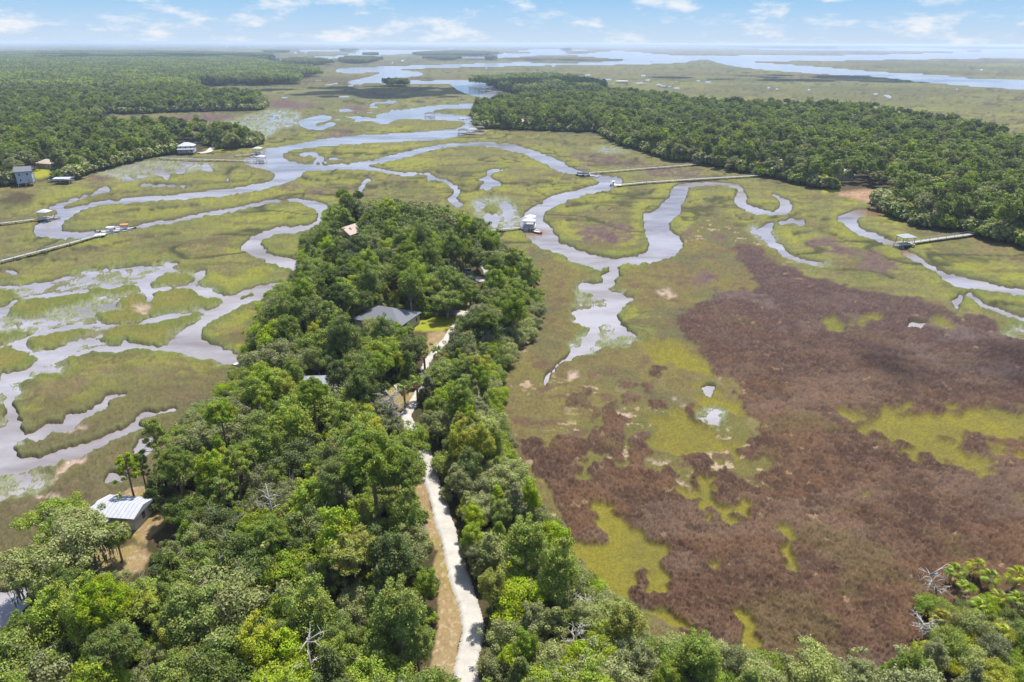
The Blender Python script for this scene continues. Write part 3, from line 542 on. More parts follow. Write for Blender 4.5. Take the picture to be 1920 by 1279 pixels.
def make_water():
    m = bpy.data.materials.new('tidal_water'); m.use_nodes = True
    t = m.node_tree; b = t.nodes['Principled BSDF']; L = t.links.new
    b.inputs['Base Color'].default_value = (0.20, 0.18, 0.16, 1); b.inputs['Roughness'].default_value = 0.11; b.inputs['IOR'].default_value = 1.333; b.inputs['Specular IOR Level'].default_value = 0.5
    tc = N(t, 'ShaderNodeTexCoord'); mp = N(t, 'ShaderNodeMapping'); mp.inputs['Scale'].default_value = (0.55, 1.2, 1)
    L(tc.outputs['Object'], mp.inputs['Vector'])
    n = N(t, 'ShaderNodeTexNoise'); n.inputs['Scale'].default_value = 1.0; n.inputs['Detail'].default_value = 4; L(mp.outputs[0], n.inputs['Vector'])
    bp = N(t, 'ShaderNodeBump'); bp.inputs['Strength'].default_value = 0.45; bp.inputs['Distance'].default_value = 0.16
    L(n.outputs['Fac'], bp.inputs['Height']); L(bp.outputs[0], b.inputs['Normal'])
    n2 = N(t, 'ShaderNodeTexNoise'); n2.inputs['Scale'].default_value = 0.035; n2.inputs['Detail'].default_value = 6; n2.inputs['Roughness'].default_value = .65; L(mp.outputs[0], n2.inputs['Vector']); wr = N(t, 'ShaderNodeMapRange'); wr.inputs['From Min'].default_value = .36; wr.inputs['From Max'].default_value = .6; L(n2.outputs['Fac'], wr.inputs['Value'])
    cr = N(t, 'ShaderNodeMix', data_type='RGBA'); cr.inputs[6].default_value = (0.140, 0.120, 0.112, 1); cr.inputs[7].default_value = (0.255, 0.240, 0.250, 1)  # dark-to-pale streaks paint wind lanes and patchy sky reflection into the water colour
    L(wr.outputs[0], cr.inputs[0])
    # muddy shallows at the head of the right creek and beside the sandy bank
    prev = cr.outputs[2]
    for px_, py_, rad in ((1635, 396, 15.0), (1705, 468, 10.0), (1000, 436, 7.0)):
        w_ = at(px_, py_); ds = N(t, 'ShaderNodeVectorMath', operation='DISTANCE'); L(tc.outputs['Object'], ds.inputs[0]); ds.inputs[1].default_value = (w_[0], w_[1], 0)
        mr = N(t, 'ShaderNodeMapRange', interpolation_type='SMOOTHSTEP'); mr.inputs['From Min'].default_value = rad * .5; mr.inputs['From Max'].default_value = rad * 1.4; mr.inputs['To Min'].default_value = .85; mr.inputs['To Max'].default_value = 0
        L(ds.outputs['Value'], mr.inputs['Value']); m2 = N(t, 'ShaderNodeMix', data_type='RGBA'); L(mr.outputs[0], m2.inputs[0]); L(prev, m2.inputs[6]); m2.inputs[7].default_value = (0.16, 0.095, 0.035, 1); prev = m2.outputs[2]
    L(prev, b.inputs['Base Color'])
    mb = MB(); k = 48; Rm = 41500.0
    # a fan, finer close by, so that no triangle is a sliver from here to the horizon
    rings = [0.1, 60, 250, 1000, 4000, 14000, Rm]; v = []
    for r_ in rings: v += [(r_ * math.sin(2 * math.pi * i / k), r_ * math.cos(2 * math.pi * i / k), 0.0) for i in range(k)]
    f = [(s * k + i, s * k + (i + 1) % k, (s + 1) * k + (i + 1) % k, (s + 1) * k + i)[::-1] for s in range(len(rings) - 1) for i in range(k)]
    mb.add(v, f)
    tag(mb.build('water', m), 'pale lavender tidal creek water winding through the marsh', kind='structure')
make_water()

HAZE = 1.0e-4
def make_haze():
    m = bpy.data.materials.new('haze'); m.use_nodes = True; t = m.node_tree; t.nodes.clear()
    out = N(t, 'ShaderNodeOutputMaterial'); v = N(t, 'ShaderNodeVolumePrincipled')
    v.inputs['Color'].default_value = (0.60, 0.72, 0.92, 1); v.inputs['Density'].default_value = HAZE; v.inputs['Anisotropy'].default_value = 0.15
    t.links.new(v.outputs[0], out.inputs['Volume'])
    b = MB().box(-43000, -43000, -2.0, 43000, 43000, 78.0)
    tag(b.build('haze', m), 'pale humid summer haze lying over the marsh', kind='stuff')

# ================================================================ TREES
BARK = material('bark', (0.24, 0.21, 0.175), 0.9, 0.35, 6.0, 0.4)
BARK_PINE = material('pine_bark', (0.17, 0.115, 0.085), 0.9, 0.35, 6.0, 0.4)
BONE = material('bleached_wood', (0.36, 0.335, 0.30), 0.85, 0.25, 5.0, 0.3)
LEAF = {
 'dark green': foliage('leaf_dark_green', (0.092, 0.127, 0.025)),
 'green': foliage('leaf_green', (0.145, 0.197, 0.027)),
 'bright green': foliage('leaf_bright_green', (0.198, 0.261, 0.025)),
 'yellow-green': foliage('leaf_yellow_green', (0.242, 0.259, 0.030)),
 'dusty grey-green': foliage('leaf_grey_green', (0.189, 0.210, 0.078)),
 'pale sage-green': foliage('leaf_sage_green', (0.237, 0.265, 0.095)),
 'golden yellow': foliage('leaf_golden', (0.22, 0.20, 0.035)),
 'straw brown': foliage('leaf_straw', (0.36, 0.26, 0.14)),
}
HUES = list(LEAF)
def leaves(lobes, count, size, up=0.25, aspect=0.62, shell=0.45, rs=None, droop=0.0):
    """kite-shaped leaf sprays through the outer shell of each lobe; lobes: (x, y, z, rx, ry, rz)"""
    rs = rs or np.random.default_rng(1)
    lob = np.array(lobes, float); w = (lob[:, 3] * lob[:, 4]); w = w / w.sum()
    idx = rs.choice(len(lob), count, p=w)
    d = rs.normal(size=(count, 3)); d[:, 2] += up; d /= np.linalg.norm(d, axis=1)[:, None]
    rad = (1 - shell) + shell * np.sqrt(rs.random(count)); rad *= 1 + 0.16 * rs.normal(size=count)
    c = lob[idx, :3] + d * lob[idx, 3:6] * rad[:, None]
    c[:, 2] -= droop * rs.random(count)
    nn = d + rs.normal(size=(count, 3)) * 0.55; nn[:, 2] += 0.35; nn /= np.linalg.norm(nn, axis=1)[:, None]
    t = np.cross(nn, rs.normal(size=(count, 3))); t /= np.linalg.norm(t, axis=1)[:, None]
    b = np.cross(nn, t)
    s = size * (0.6 + 0.8 * rs.random(count))[:, None]
    v = np.stack([c - t * s, c - b * s * aspect + nn * s * .15, c + t * s, c + b * s * aspect + nn * s * .15], 1).reshape(-1, 3)
    f = np.arange(count * 4).reshape(-1, 4)
    return v, f
def crown_mesh(name, parts):
    V, F, n = [], [], 0
    for v, f in parts: V.append(v); F.append(f + n); n += len(v)
    return mesh_np(name, np.concatenate(V), np.concatenate(F), LEAF['green'])
def limbs(mb, base, tips, r0, sag=0.15, n=6, rs=random):
    for tip in tips:
        a, b = Vector(base), Vector(tip); m = a.lerp(b, 0.5) + Vector((rs.uniform(-.4, .4), rs.uniform(-.4, .4), rs.uniform(-.2, .5)))
        q = a.lerp(b, .25) + Vector((rs.uniform(-.2, .2), rs.uniform(-.2, .2), .2))
        mb.tube([a, q, m, b], [r0, r0 * .8, r0 * .55, r0 * .2], n)

PROTO = {}       # kind -> list of (crown meshes by detail, trunk mesh, height, crown radius)
def dome_lobes(rs, n, Rx, Rz, zc, lr, flat=0.75, hollow=0.35):
    out = []; k = 0
    while len(out) < n and k < 4000:
        k += 1
        d = rs.normal(size=3); d /= np.linalg.norm(d)
        if d[2] < -0.25: d[2] = -d[2] * 0.5
        q = hollow + (1 - hollow) * rs.random() ** 0.6
        p = np.array([d[0] * Rx * q, d[1] * Rx * q, zc + d[2] * Rz * q])
        r = lr * (0.7 + 0.6 * rs.random())
        if all(np.linalg.norm(p - o[:3]) > 0.75 * (r + o[3]) * 0.62 for o in out): out.append(np.array([p[0], p[1], p[2], r, r, r * flat]))
    return out
def add_proto(kind, lobes, n_hi, s_hi, n_mid, s_mid, n_lo, s_lo, trunk, H, CR, seed, up=0.25, aspect=.62, shell=.45, droop=0.0, extra=()):
    rs = np.random.default_rng(seed)
    hi = crown_mesh(kind + '_crown', [leaves(lobes, n_hi, s_hi, up, aspect, shell, rs, droop)] + list(extra))
    mid = crown_mesh(kind + '_crown_mid', [leaves(lobes, n_mid, s_mid, up, aspect, shell, rs, droop)])
    lo = crown_mesh(kind + '_crown_small', [leaves(lobes, n_lo, s_lo, up, .8, shell, rs, droop)])
    PROTO.setdefault(kind, []).append(((hi, mid, lo), trunk, H, CR))
def make_protos():
    for s in range(5):                                   # broad live oaks
        rs = np.random.default_rng(100 + s); random.seed(100 + s)
        Rx, Rz = 5.2 + 0.5 * (s % 3), 3.0 + 0.35 * (s % 2); zc = 6.6
        lob = dome_lobes(rs, 40, Rx * .80, Rz, zc, 1.35, .72)
        off = rs.uniform(0, 6.28)
        for l in lob: q = 1 + .22 * math.sin(2 * math.atan2(l[1], l[0]) + off) + .14 * math.sin(3 * math.atan2(l[1], l[0]) + 2 * off); l[0] *= q; l[1] *= q; l[2] += rs.normal() * .35
        lob += [np.array([*(rs.normal(size=2) * Rx * .45), zc + Rz * rs.uniform(.4, 1.15), r_, r_, r_ * .8]) for r_ in rs.uniform(.6, 1.1, 14)]
        mb = MB(); mb.tube([(0, 0, -.6), (.1, 0, 1.2), (.15, .1, 3.0)], [.55, .42, .36], 8)
        tips = [tuple(l[:3] * np.array([.92, .92, 1])) for l in lob[::3]] + [tuple(l[:3]) for l in lob[1::5]]
        limbs(mb, (.15, .1, 2.8), tips, .2)
        for l in lob[1::5]:                              # bare twigs sticking out of the crown
            e = np.array(l[:3]); o_ = e - np.array([0, 0, zc - 1]); o_ /= np.linalg.norm(o_); k_ = e + o_ * l[3] * .6
            for _ in range(3):
                t_ = k_ + o_ * rs.uniform(.5, 1.3) + rs.normal(size=3) * .5; mb.tube([tuple(e), tuple(k_), tuple(t_)], [.06, .045, .015], 4)
        add_proto('live_oak', lob, 16000, .17, 3600, .36, 620, .85, mb.mesh('oak_trunk', BARK, True), 9.6, Rx, s)
    for s in range(4):                                   # tall hardwoods: laurel oak, sweetgum
        rs = np.random.default_rng(200 + s); random.seed(200 + s)
        Rx, Rz = 3.7 + .4 * (s % 2), 5.0 + .5 * (s % 3); zc = 9.2
        lob = dome_lobes(rs, 40, Rx * .84, Rz, zc, 1.15, .9)
        off = rs.uniform(0, 6.28)
        for l in lob: q = 1 + .2 * math.sin(2 * math.atan2(l[1], l[0]) + off + l[2] * .3); l[0] *= q; l[1] *= q
        lob += [np.array([*(rs.normal(size=2) * Rx * .4), zc + Rz * rs.uniform(.6, 1.2), r_, r_, r_]) for r_ in rs.uniform(.5, .9, 10)]
        mb = MB(); mb.tube([(0, 0, -.6), (.05, .05, 3), (.1, 0, 8), (0, 0, 12)], [.38, .32, .22, .08], 8)
        limbs(mb, (.1, 0, 5.5), [tuple(l[:3]) for l in lob[::4]], .12)
        add_proto('broadleaf_tree', lob, 14500, .16, 3400, .34, 600, .8, mb.mesh('broadleaf_trunk', BARK, True), 14.0, Rx, 20 + s)
    for s in range(4):                                   # loblolly pines: tufted heads on long bare trunks
        rs = np.random.default_rng(300 + s); random.seed(300 + s)
        Rx, Rz = 3.5 + .35 * (s % 2), 3.3 + .5 * (s % 2); zc = 13.2
        lob = dome_lobes(rs, 120, Rx, Rz, zc, .62, .85, .25)
        mb = MB(); mb.tube([(0, 0, -.6), (.05, .1, 5), (-.1, .05, 10), (0, 0, 16)], [.30, .25, .2, .05], 8)
        for l in lob[::6]:
            zz = min(max(l[2] - 1.2, 9.0), 15)
            mb.tube([(0, 0, zz), (l[0] * .5, l[1] * .5, zz + .3), tuple(l[:3])], [.08, .06, .03], 4)
        add_proto('pine_tree', lob, 15000, .23, 3400, .40, 560, .8, mb.mesh('pine_trunk', BARK_PINE, True), 16.6, Rx, 40 + s, .35, .26, .7)
    for s in range(2):                                   # slender open pines of the marsh edge
        rs = np.random.default_rng(350 + s); random.seed(350 + s); lob = []; mb = MB(); mb.tube([(0, 0, -.6), (.1, .05, 5), (-.05, .1, 10), (.05, 0, 16.4)], [.26, .22, .15, .03], 8)
        for k in range(40):
            zz = 8.2 + 6.6 * rs.random(); a = rs.random() * 6.28; q = (16.8 - zz) * .34 * rs.uniform(.5, 1.1) + .3
            p = (math.cos(a) * q, math.sin(a) * q, zz + .5); lob.append(np.array([*p, .55, .55, .42])); mb.tube([(0, 0, zz - .4), (p[0] * .5, p[1] * .5, zz), p], [.07, .05, .02], 4)
        add_proto('pine_tree', lob, 5200, .24, 1600, .38, 400, .7, mb.mesh('pine_trunk', BARK_PINE, True), 16.6, 2.6, 48 + s, .3, .26, .8)
    for s in range(3):                                   # red cedars: dense pointed heads
        rs = np.random.default_rng(400 + s); random.seed(400 + s)
        lob = []
        for i in range(46):
            h = rs.random() ** 1.25; a = rs.random() * 6.283; rad = (1 - h) * 2.4 + .25
            lob.append(np.array([math.cos(a) * rad * .8, math.sin(a) * rad * .8, 1.3 + h * 6.6, .85 * (1.05 - h * .55), .85 * (1.05 - h * .55), .95 * (1.1 - h * .5)]))
        mb = MB(); mb.tube([(0, 0, -.6), (0, 0, 4), (.05, 0, 8)], [.24, .16, .04], 8)
        add_proto('cedar_tree', lob, 10000, .155, 2600, .30, 460, .7, mb.mesh('cedar_trunk', BARK, True), 8.4, 2.7, 60 + s, .3, .45, .5)
    for s in range(4):                                   # wax myrtle and groundsel shrubs
        rs = np.random.default_rng(500 + s); random.seed(500 + s)
        lob = dome_lobes(rs, 26, 2.2, 1.7, 1.9, .75, .85)
        mb = MB()
        for k in range(5):
            l = lob[k * 5]; mb.tube([(0, 0, -.5), (l[0] * .4, l[1] * .4, l[2] * .5), tuple(l[:3])], [.1, .07, .03], 5)
        add_proto('shrub', lob, 7500, .115, 1900, .24, 340, .55, mb.mesh('shrub_stem', BARK, True), 3.8, 2.5, 80 + s, .4, .42, .7)
make_protos()

def palm_meshes():
    mb = MB(); mb.tube([(0, 0, -.5), (.05, 0, 1.5), (0, .05, 3), (0, 0, 4.4)], [.24, .2, .18, .2], 8)
    trunk = mb.mesh('palm_trunk', material('palm_bark', (0.20, 0.165, 0.125), .9, .3, 8, .4), True)
    # one fan frond: a stalk and folded blades, pointing along +X
    v, f = [], []
    def q(a, b, c, d):
        n = len(v); v.extend([a, b, c, d]); f.append((n, n + 1, n + 2, n + 3))
    q((0, -.02, 0), (0, .02, 0), (.8, .02, .16), (.8, -.02, .16))
    for k in range(15):
        a = R(-105 + 15 * k); a2 = a + R(13); Lb = 0.95 - 0.16 * abs(k - 7) / 7
        c = Vector((.8, 0, .16)); m = c + Vector((math.cos(a) * Lb * .55, math.sin(a) * Lb * .55, .10)); m2 = c + Vector((math.cos(a2) * Lb * .55, math.sin(a2) * Lb * .55, .0))
        e = c + Vector((math.cos((a + a2) / 2) * Lb, math.sin((a + a2) / 2) * Lb, -.28))
        q(tuple(c), tuple(m), tuple(e), tuple(m2))
    fr = mesh_np('palm_frond', np.array(v), np.array(f), LEAF['bright green'])
    return trunk, fr
PALM_TRUNK, PALM_FROND = palm_meshes()

TREES = []           # (root, kind, hue, size word, x, y, photo px)
LIMIT = 296
N_KIND = {}
def tree(kind, x, y, hue, scale=1.0, hs=1.0, rz=None, lod=0, variant=None, zoff=0.0):
    """one tree: an Empty with a trunk and a crown that share their meshes with the others of the kind"""
    pr = PROTO[kind]; i = variant if variant is not None else rng.integers(len(pr)); (hi, mid, lo), tm, H, CR = pr[i % len(pr)]
    z = ground_z(x, y) + zoff
    o = empty(kind, (x, y, max(z, .1)), rng.random() * 6.28 if rz is None else rz); o.scale = (scale, scale, scale * hs)
    t = link('stem' if kind == 'shrub' else 'trunk', tm, o)
    c = link('foliage' if kind == 'shrub' else 'crown', (hi, mid, lo)[lod], o)
    c.material_slots[0].link = 'OBJECT'; c.material_slots[0].material = LEAF[hue]
    N_KIND[kind] = N_KIND.get(kind, 0) + 1
    big = H * scale * hs
    ref = {'live_oak': (7.5, 10.5), 'broadleaf_tree': (10.5, 14.5), 'pine_tree': (13, 17.5), 'cedar_tree': (5.5, 8.5), 'shrub': (2.6, 4.2)}[kind]
    size = 'small' if big < ref[0] else 'big' if big > ref[1] else ''
    TREES.append([o, kind, hue, size, x, y]); return o
def palm(x, y, s=1.0, nf=20, dead=4, trunk_h=1.0, hue='bright green'):
    o = empty('palm_tree', (x, y, ground_z(x, y)), rng.random() * 6.28); o.scale = (s, s, s)
    t = link('trunk', PALM_TRUNK, o); t.scale = (1, 1, trunk_h)
    for k in range(nf):
        c = link('frond', PALM_FROND, o); c.location = (0, 0, 4.3 * trunk_h)
        lo = k >= nf - dead
        el = R(rng.uniform(-75, -45)) if lo else R(rng.uniform(-25, 75) * (1 - .25 * (k % 2)))
        c.rotation_euler = (rng.uniform(-.3, .3), -el, k * 2.4 + rng.uniform(-.2, .2))
        c.material_slots[0].link = 'OBJECT'; c.material_slots[0].material = LEAF['straw brown' if lo else hue]
    TREES.append([o, 'palm_tree', hue, 'short' if trunk_h < .6 else '', x, y]); return o

# ---- where crowns may and may not show, as surveyed
MS = 4
MW, MH = 1920 // MS + 160, 1279 // MS + 120      # with a margin round the frame
def pmask(polys, sm=False):
    m = np.zeros((MH, MW), bool)
    for s in polys:
        p = P(s)
        if sm: p = smooth(p)
        m |= fill(p / MS + np.array([80, 10]), MW, MH)
    return m
def inm(m, px, py):
    i, j = int(py / MS + 10), int(px / MS + 80)
    return 0 <= i < MH and 0 <= j < MW and bool(m[i, j])
ROAD = P("905,1420 880,1310 872,1279 880,1235 888,1195 882,1160 872,1125 858,1080 848,1045 840,1010 832,985 822,950 812,920 803,885 798,865 785,835 768,805 762,788 776,765 788,742 794,715 800,690 815,668 836,645 852,620 872,600 890,582 903,562 912,545 914,528 908,510 892,495 872,482 850,470 830,458")
ROADW = at(ROAD[:, 0], ROAD[:, 1]); ROADS = smooth(ROADW, False, 8)
def road_dist(x, y): return float(np.min(np.hypot(ROADS[:, 0] - x, ROADS[:, 1] - y)))
CANOPY = pmask([
 "622,380 640,362 660,360 690,376 740,378 800,384 870,397 905,412 935,450 965,468 1000,490 1022,520 1018,552 1002,580 992,605 962,632 938,662 934,700 926,735 926,770 945,832 950,868 990,900 1022,940 1050,1000 1062,1050 1100,1078 1152,1108 1205,1165 1250,1225 1310,1195 1350,1222 1420,1245 1470,1262 1540,1222 1600,1206 1700,1215 1735,1180 1738,1135 1758,1095 1795,1040 1850,1032 1905,1048 2000,1075 2200,1120 2200,1640 -280,1640 -280,1300 0,1195 45,1150 80,1120 20,1105 8,1070 40,1000 70,955 130,915 200,885 245,912 275,880 300,872 316,805 345,785 380,765 412,742 446,712 456,690 462,655 476,612 490,572 512,545 545,528 560,500 566,480 570,450 598,430 612,408 612,385"])
KEEP = pmask([   # things that show through: lane, lawns, yards, roofs
 "845,1300 862,1180 850,1120 818,1050 815,985 800,925 786,868 800,858 826,905 838,960 852,1010 872,1075 895,1145 905,1200 895,1279 890,1300", "815,1290 824,1180 815,1110 822,1040 838,1030 865,1120 870,1200 845,1290",
 "752,780 766,768 780,742 790,738 794,744 780,768 766,786", "800,676 816,658 834,642 842,644 826,664 806,684", "800,640 822,632 838,640 812,668 800,668", "770,580 890,580 890,594 870,598 856,612 840,622 770,622", "646,594 668,592 668,610 648,610", "690,596 705,586 735,584 750,592 735,600",
 "892,566 904,548 908,550 898,572", "868,505 890,500 892,520 870,520", "640,430 668,428 668,446 642,448", "240,918 312,906 318,965 306,1012 255,1022 238,985", "158,938 268,932 270,970 165,975", "178,1036 250,1034 288,1055 268,1088 190,1098", "560,716 640,714 630,726 575,726", "716,726 760,722 790,740 775,772 740,760 722,752", "730,768 748,752 752,800 740,830 735,815", "940,455 965,460 962,452",
 "560,500 580,490 575,478 560,470", "0,1120 45,1115 40,1165 0,1180"])
CLEAR2 = np.zeros_like(KEEP)
GXY = {}
def scatter(region_px, z, step, jit=.42, rmax=9e9):
    """a jittered lattice of places inside an outline seen at height z"""
    p = at(region_px[:, 0], region_px[:, 1], z); lo, hi = p.min(0), p.max(0)
    out = []
    nx, ny = int((hi[0] - lo[0]) / step) + 1, int((hi[1] - lo[1]) / step) + 1
    m = fill((p - lo) / step + 0.0, nx + 2, ny + 2)
    for j in range(ny):
        for i in range(nx):
            if m[j, i]:
                x = lo[0] + (i + .5 * (j % 2) + .25 + rng.uniform(-jit, jit)) * step; y = lo[1] + (j + .5 + rng.uniform(-jit, jit)) * step
                if x * x + y * y < rmax * rmax: out.append((x, y))
    return out
BUILT = []          # (x, y, r) footprints where no tree stands
def blocked(x, y, r): return any((x - a) ** 2 + (y - b) ** 2 < (r + c * .55) ** 2 for a, b, c in BUILT)
CROWNS = []
def ok_view(x, y, H, CR, z0=1.2, canopy=CANOPY, keep=KEEP):
    """crown inside the surveyed outline of the wood and not over what shows between the trees"""
    for dz, dr in ((.97, 0), (.7, -.8), (.7, .8), (.62, 0), (.4, 0), (.85, -.5), (.85, .5), (.45, -.8), (.45, .8)):
        px, py = proj(x + dr * CR, y, z0 + H * dz)
        if canopy is not None and dz > .5 and not inm(canopy, px, py): return False
        if keep is not None and inm(keep, px, py): return False
    return True
def moss(o, n, Rx, z0, z1, seed):
    """Spanish moss hanging from the limbs of one oak"""
    rs = np.random.default_rng(seed); V, F = [], []
    for k in range(n):
        a, q = rs.random() * 6.28, Rx * (.55 + .5 * rs.random()); x, y = math.cos(a) * q, math.sin(a) * q; z = rs.uniform(z0, z1); L_ = rs.uniform(.9, 2.6); w = rs.uniform(.10, .22)
        d = np.array([-math.sin(a), math.cos(a)]) * w; m = len(V); j = rs.normal(size=4) * .12
        V += [(x - d[0], y - d[1], z), (x + d[0], y + d[1], z), (x + d[0] * .9 + j[0], y + d[1] * .9 + j[1], z - L_ * .6), (x - d[0] * .9 + j[0], y - d[1] * .9 + j[1], z - L_ * .6), (x + j[2], y + j[3], z - L_)]
        F += [(m, m + 1, m + 2), (m, m + 2, m + 3), (m + 3, m + 2, m + 4)]
    c = link('moss', mesh_np('moss', np.array(V), np.array(F), material('hanging_moss', (.085, .09, .062), .95, .3, 3)), o)
def plant_near():
    # the surveyed single trees first
    def put(kind, px, py, hue, s, hs=1.0, lod=0, v=None, crown=True):
        H = PROTO[kind][0][2] * s * hs
        w = at(px, py, 1.2 + H * .7 if crown else 1.2); o = tree(kind, w[0], w[1], hue, s, hs, lod=lod, variant=v)
        if kind == 'live_oak' and px < 160 and py > 1000: moss(o, 260, 4.6, 3.6, 6.8, int(px))
        CROWNS.append((w[0], w[1], PROTO[kind][0][3] * s))
    put('pine_tree', 700, 885, 'green', 1.25, .95); put('pine_tree', 640, 905, 'green', 1.0, .9); put('pine_tree', 755, 900, 'green', .95, .95)
    put('pine_tree', 664, 1048, 'yellow-green', 1.0, .75); put('broadleaf_tree', 545, 800, 'bright green', 1.0, .9)
    put('pine_tree', 290, 822, 'bright green', .92, 1.0, v=4); put('pine_tree', 236, 872, 'bright green', .72, 1.0, v=5); put('pine_tree', 264, 872, 'green', .6, 1.0, v=4)
    put('cedar_tree', 287, 908, 'dark green', 1.0, .75)
    put('broadleaf_tree', 822, 562, 'green', .55, .8); put('broadleaf_tree', 848, 566, 'green', .5, .85); put('broadleaf_tree', 882, 560, 'green', .75, .85)
    put('live_oak', 770, 830, 'green', .72, 1.0); put('pine_tree', 643, 372, 'green', .8, 1.0); put('pine_tree', 672, 372, 'dark green', .7, .95)
    put('live_oak', 62, 1062, 'dusty grey-green', .85, .95); put('live_oak', 150, 1012, 'pale sage-green', .95, 1.0); put('live_oak', 105, 958, 'bright green', .78, .9); put('live_oak', 110, 1050, 'green', .7, .9)
    put('live_oak', 735, 790, 'dusty grey-green', .4, .9)
    for px, py in ((795, 665), (758, 735), (782, 722), (822, 668)):
        w = at(px, py, 5.5); palm(w[0], w[1], 1.25, 18, 4, 1.0, 'green'); CROWNS.append((w[0], w[1], 2.2))
    # then the wood between them
    zones = [  # outline seen, step, mix of (kind, weight, hues, scale range)
     ("-280,1640 -280,1180 30,1150 80,1110 20,1080 60,960 130,915 210,890 300,872 345,775 446,708 560,700 720,715 790,740 760,790 800,860 815,980 830,1080 840,1190 830,1290 900,1640", 5.0,
      [('live_oak', 5, ('green', 'bright green', 'green', 'dusty grey-green', 'dark green', 'bright green'), (.62, 1.02)), ('broadleaf_tree', 2.4, ('green', 'bright green', 'dark green', 'yellow-green'), (.68, .95)), ('pine_tree', 1.0, ('green', 'bright green'), (.72, .95)), ('cedar_tree', .9, ('dark green', 'green'), (.8, 1.2))]),
     ("780,640 940,640 930,720 926,770 950,868 1022,940 1062,1050 1152,1108 1250,1225 1330,1215 1540,1240 1740,1180 1900,1300 1900,1640 900,1640 900,1200 860,1080 830,960 800,850 800,760 790,700", 4.0,
      [('live_oak', 3, ('pale sage-green', 'bright green', 'dusty grey-green', 'pale sage-green', 'bright green'), (.5, .85)), ('broadleaf_tree', 1.2, ('green', 'bright green', 'yellow-green'), (.55, .8)), ('cedar_tree', 2.0, ('green', 'pale sage-green', 'dusty grey-green'), (.75, 1.1)), ('shrub', 1.5, ('pale sage-green', 'dusty grey-green', 'bright green'), (1.0, 1.5))]),
     ("445,700 470,612 512,545 566,480 570,450 612,400 640,362 800,384 870,397 935,450 965,468 1022,520 1002,580 962,632 938,662 930,720 790,735 720,715 560,702", 5.6,
      [('live_oak', 5, ('bright green', 'green', 'dusty grey-green', 'green', 'dark green'), (.75, 1.05)), ('broadleaf_tree', 2.6, ('bright green', 'green', 'green'), (.72, .98)), ('pine_tree', 1.3, ('green', 'dark green'), (.72, .92)), ('cedar_tree', 1, ('dark green', 'dusty grey-green'), (.8, 1.15))]),
    ]
    for zi, (s, step, mixk) in enumerate(zones):
        w = np.array([m[1] for m in mixk]); w = w / w.sum()
        pts = scatter(P(s), 8.0, step)
        rng.shuffle(pts)
        for x, y in pts:
            for attempt in range(4):
                kind, _, hs, (a, b) = mixk[rng.choice(len(mixk), p=w)]
                sc = rng.uniform(a, b) * (1 - .12 * attempt); H, CR = PROTO[kind][0][2] * sc, PROTO[kind][0][3] * sc
                if attempt == 3: kind, hs, sc = 'shrub', ('green', 'dusty grey-green', 'pale sage-green', 'bright green'), rng.uniform(.8, 1.3); H, CR = 3.8 * sc, 2.5 * sc
                if N_KIND.get(kind, 0) >= LIMIT: continue
                hz = rng.uniform(.85, 1.15)
                px, py = proj(x, y, 1 + H * hz * .7)
                if not (-140 < px < 2060 and py < 1440): break
                if road_dist(x, y) < ((2.0 + CR * .36) if y < 118 else (1.2 + CR * .22)) or blocked(x, y, CR * .5): continue
                if any((x - a_) ** 2 + (y - b_) ** 2 < ((CR + c_) * .44) ** 2 for a_, b_, c_ in CROWNS): continue
                if not ok_view(x, y, H * hz, CR): continue
                if kind != 'shrub' and ground_z(x, y) < .75: continue
                d = math.hypot(x, y)
                tree(kind, x, y, hs[rng.integers(len(hs))], sc, hz, lod=0 if d < 260 else 1)
                CROWNS.append((x, y, CR)); break
    # younger trees in the gaps
    for zi, (s, step, mixk) in enumerate(zones):
        pts = scatter(P(s), 6.0, 3.4); rng.shuffle(pts); kk = [('broadleaf_tree', (.42, .6)), ('live_oak', (.42, .62)), ('cedar_tree', (.6, .95)), ('broadleaf_tree', (.42, .6))]
        for x, y in pts:
            kind, (a, b) = kk[rng.integers(4)]; sc = rng.uniform(a, b); H, CR = PROTO[kind][0][2] * sc, PROTO[kind][0][3] * sc
            if N_KIND.get(kind, 0) >= 262: continue
            px, py = proj(x, y, 1 + H * .7)
            if not (-80 < px < 2000 and 380 < py < 1400): continue
            if road_dist(x, y) < 1.4 + CR * .4 or blocked(x, y, CR * .5) or ground_z(x, y) < .75: continue
            if any((x - a_) ** 2 + (y - b_) ** 2 < ((CR + c_) * .36) ** 2 for a_, b_, c_ in CROWNS) or not ok_view(x, y, H, CR): continue
            hs = ('green', 'bright green', 'yellow-green', 'dusty grey-green', 'green')
            tree(kind, x, y, hs[rng.integers(5)], sc, rng.uniform(.85, 1.15), lod=0 if y < 170 else 1); CROWNS.append((x, y, CR))
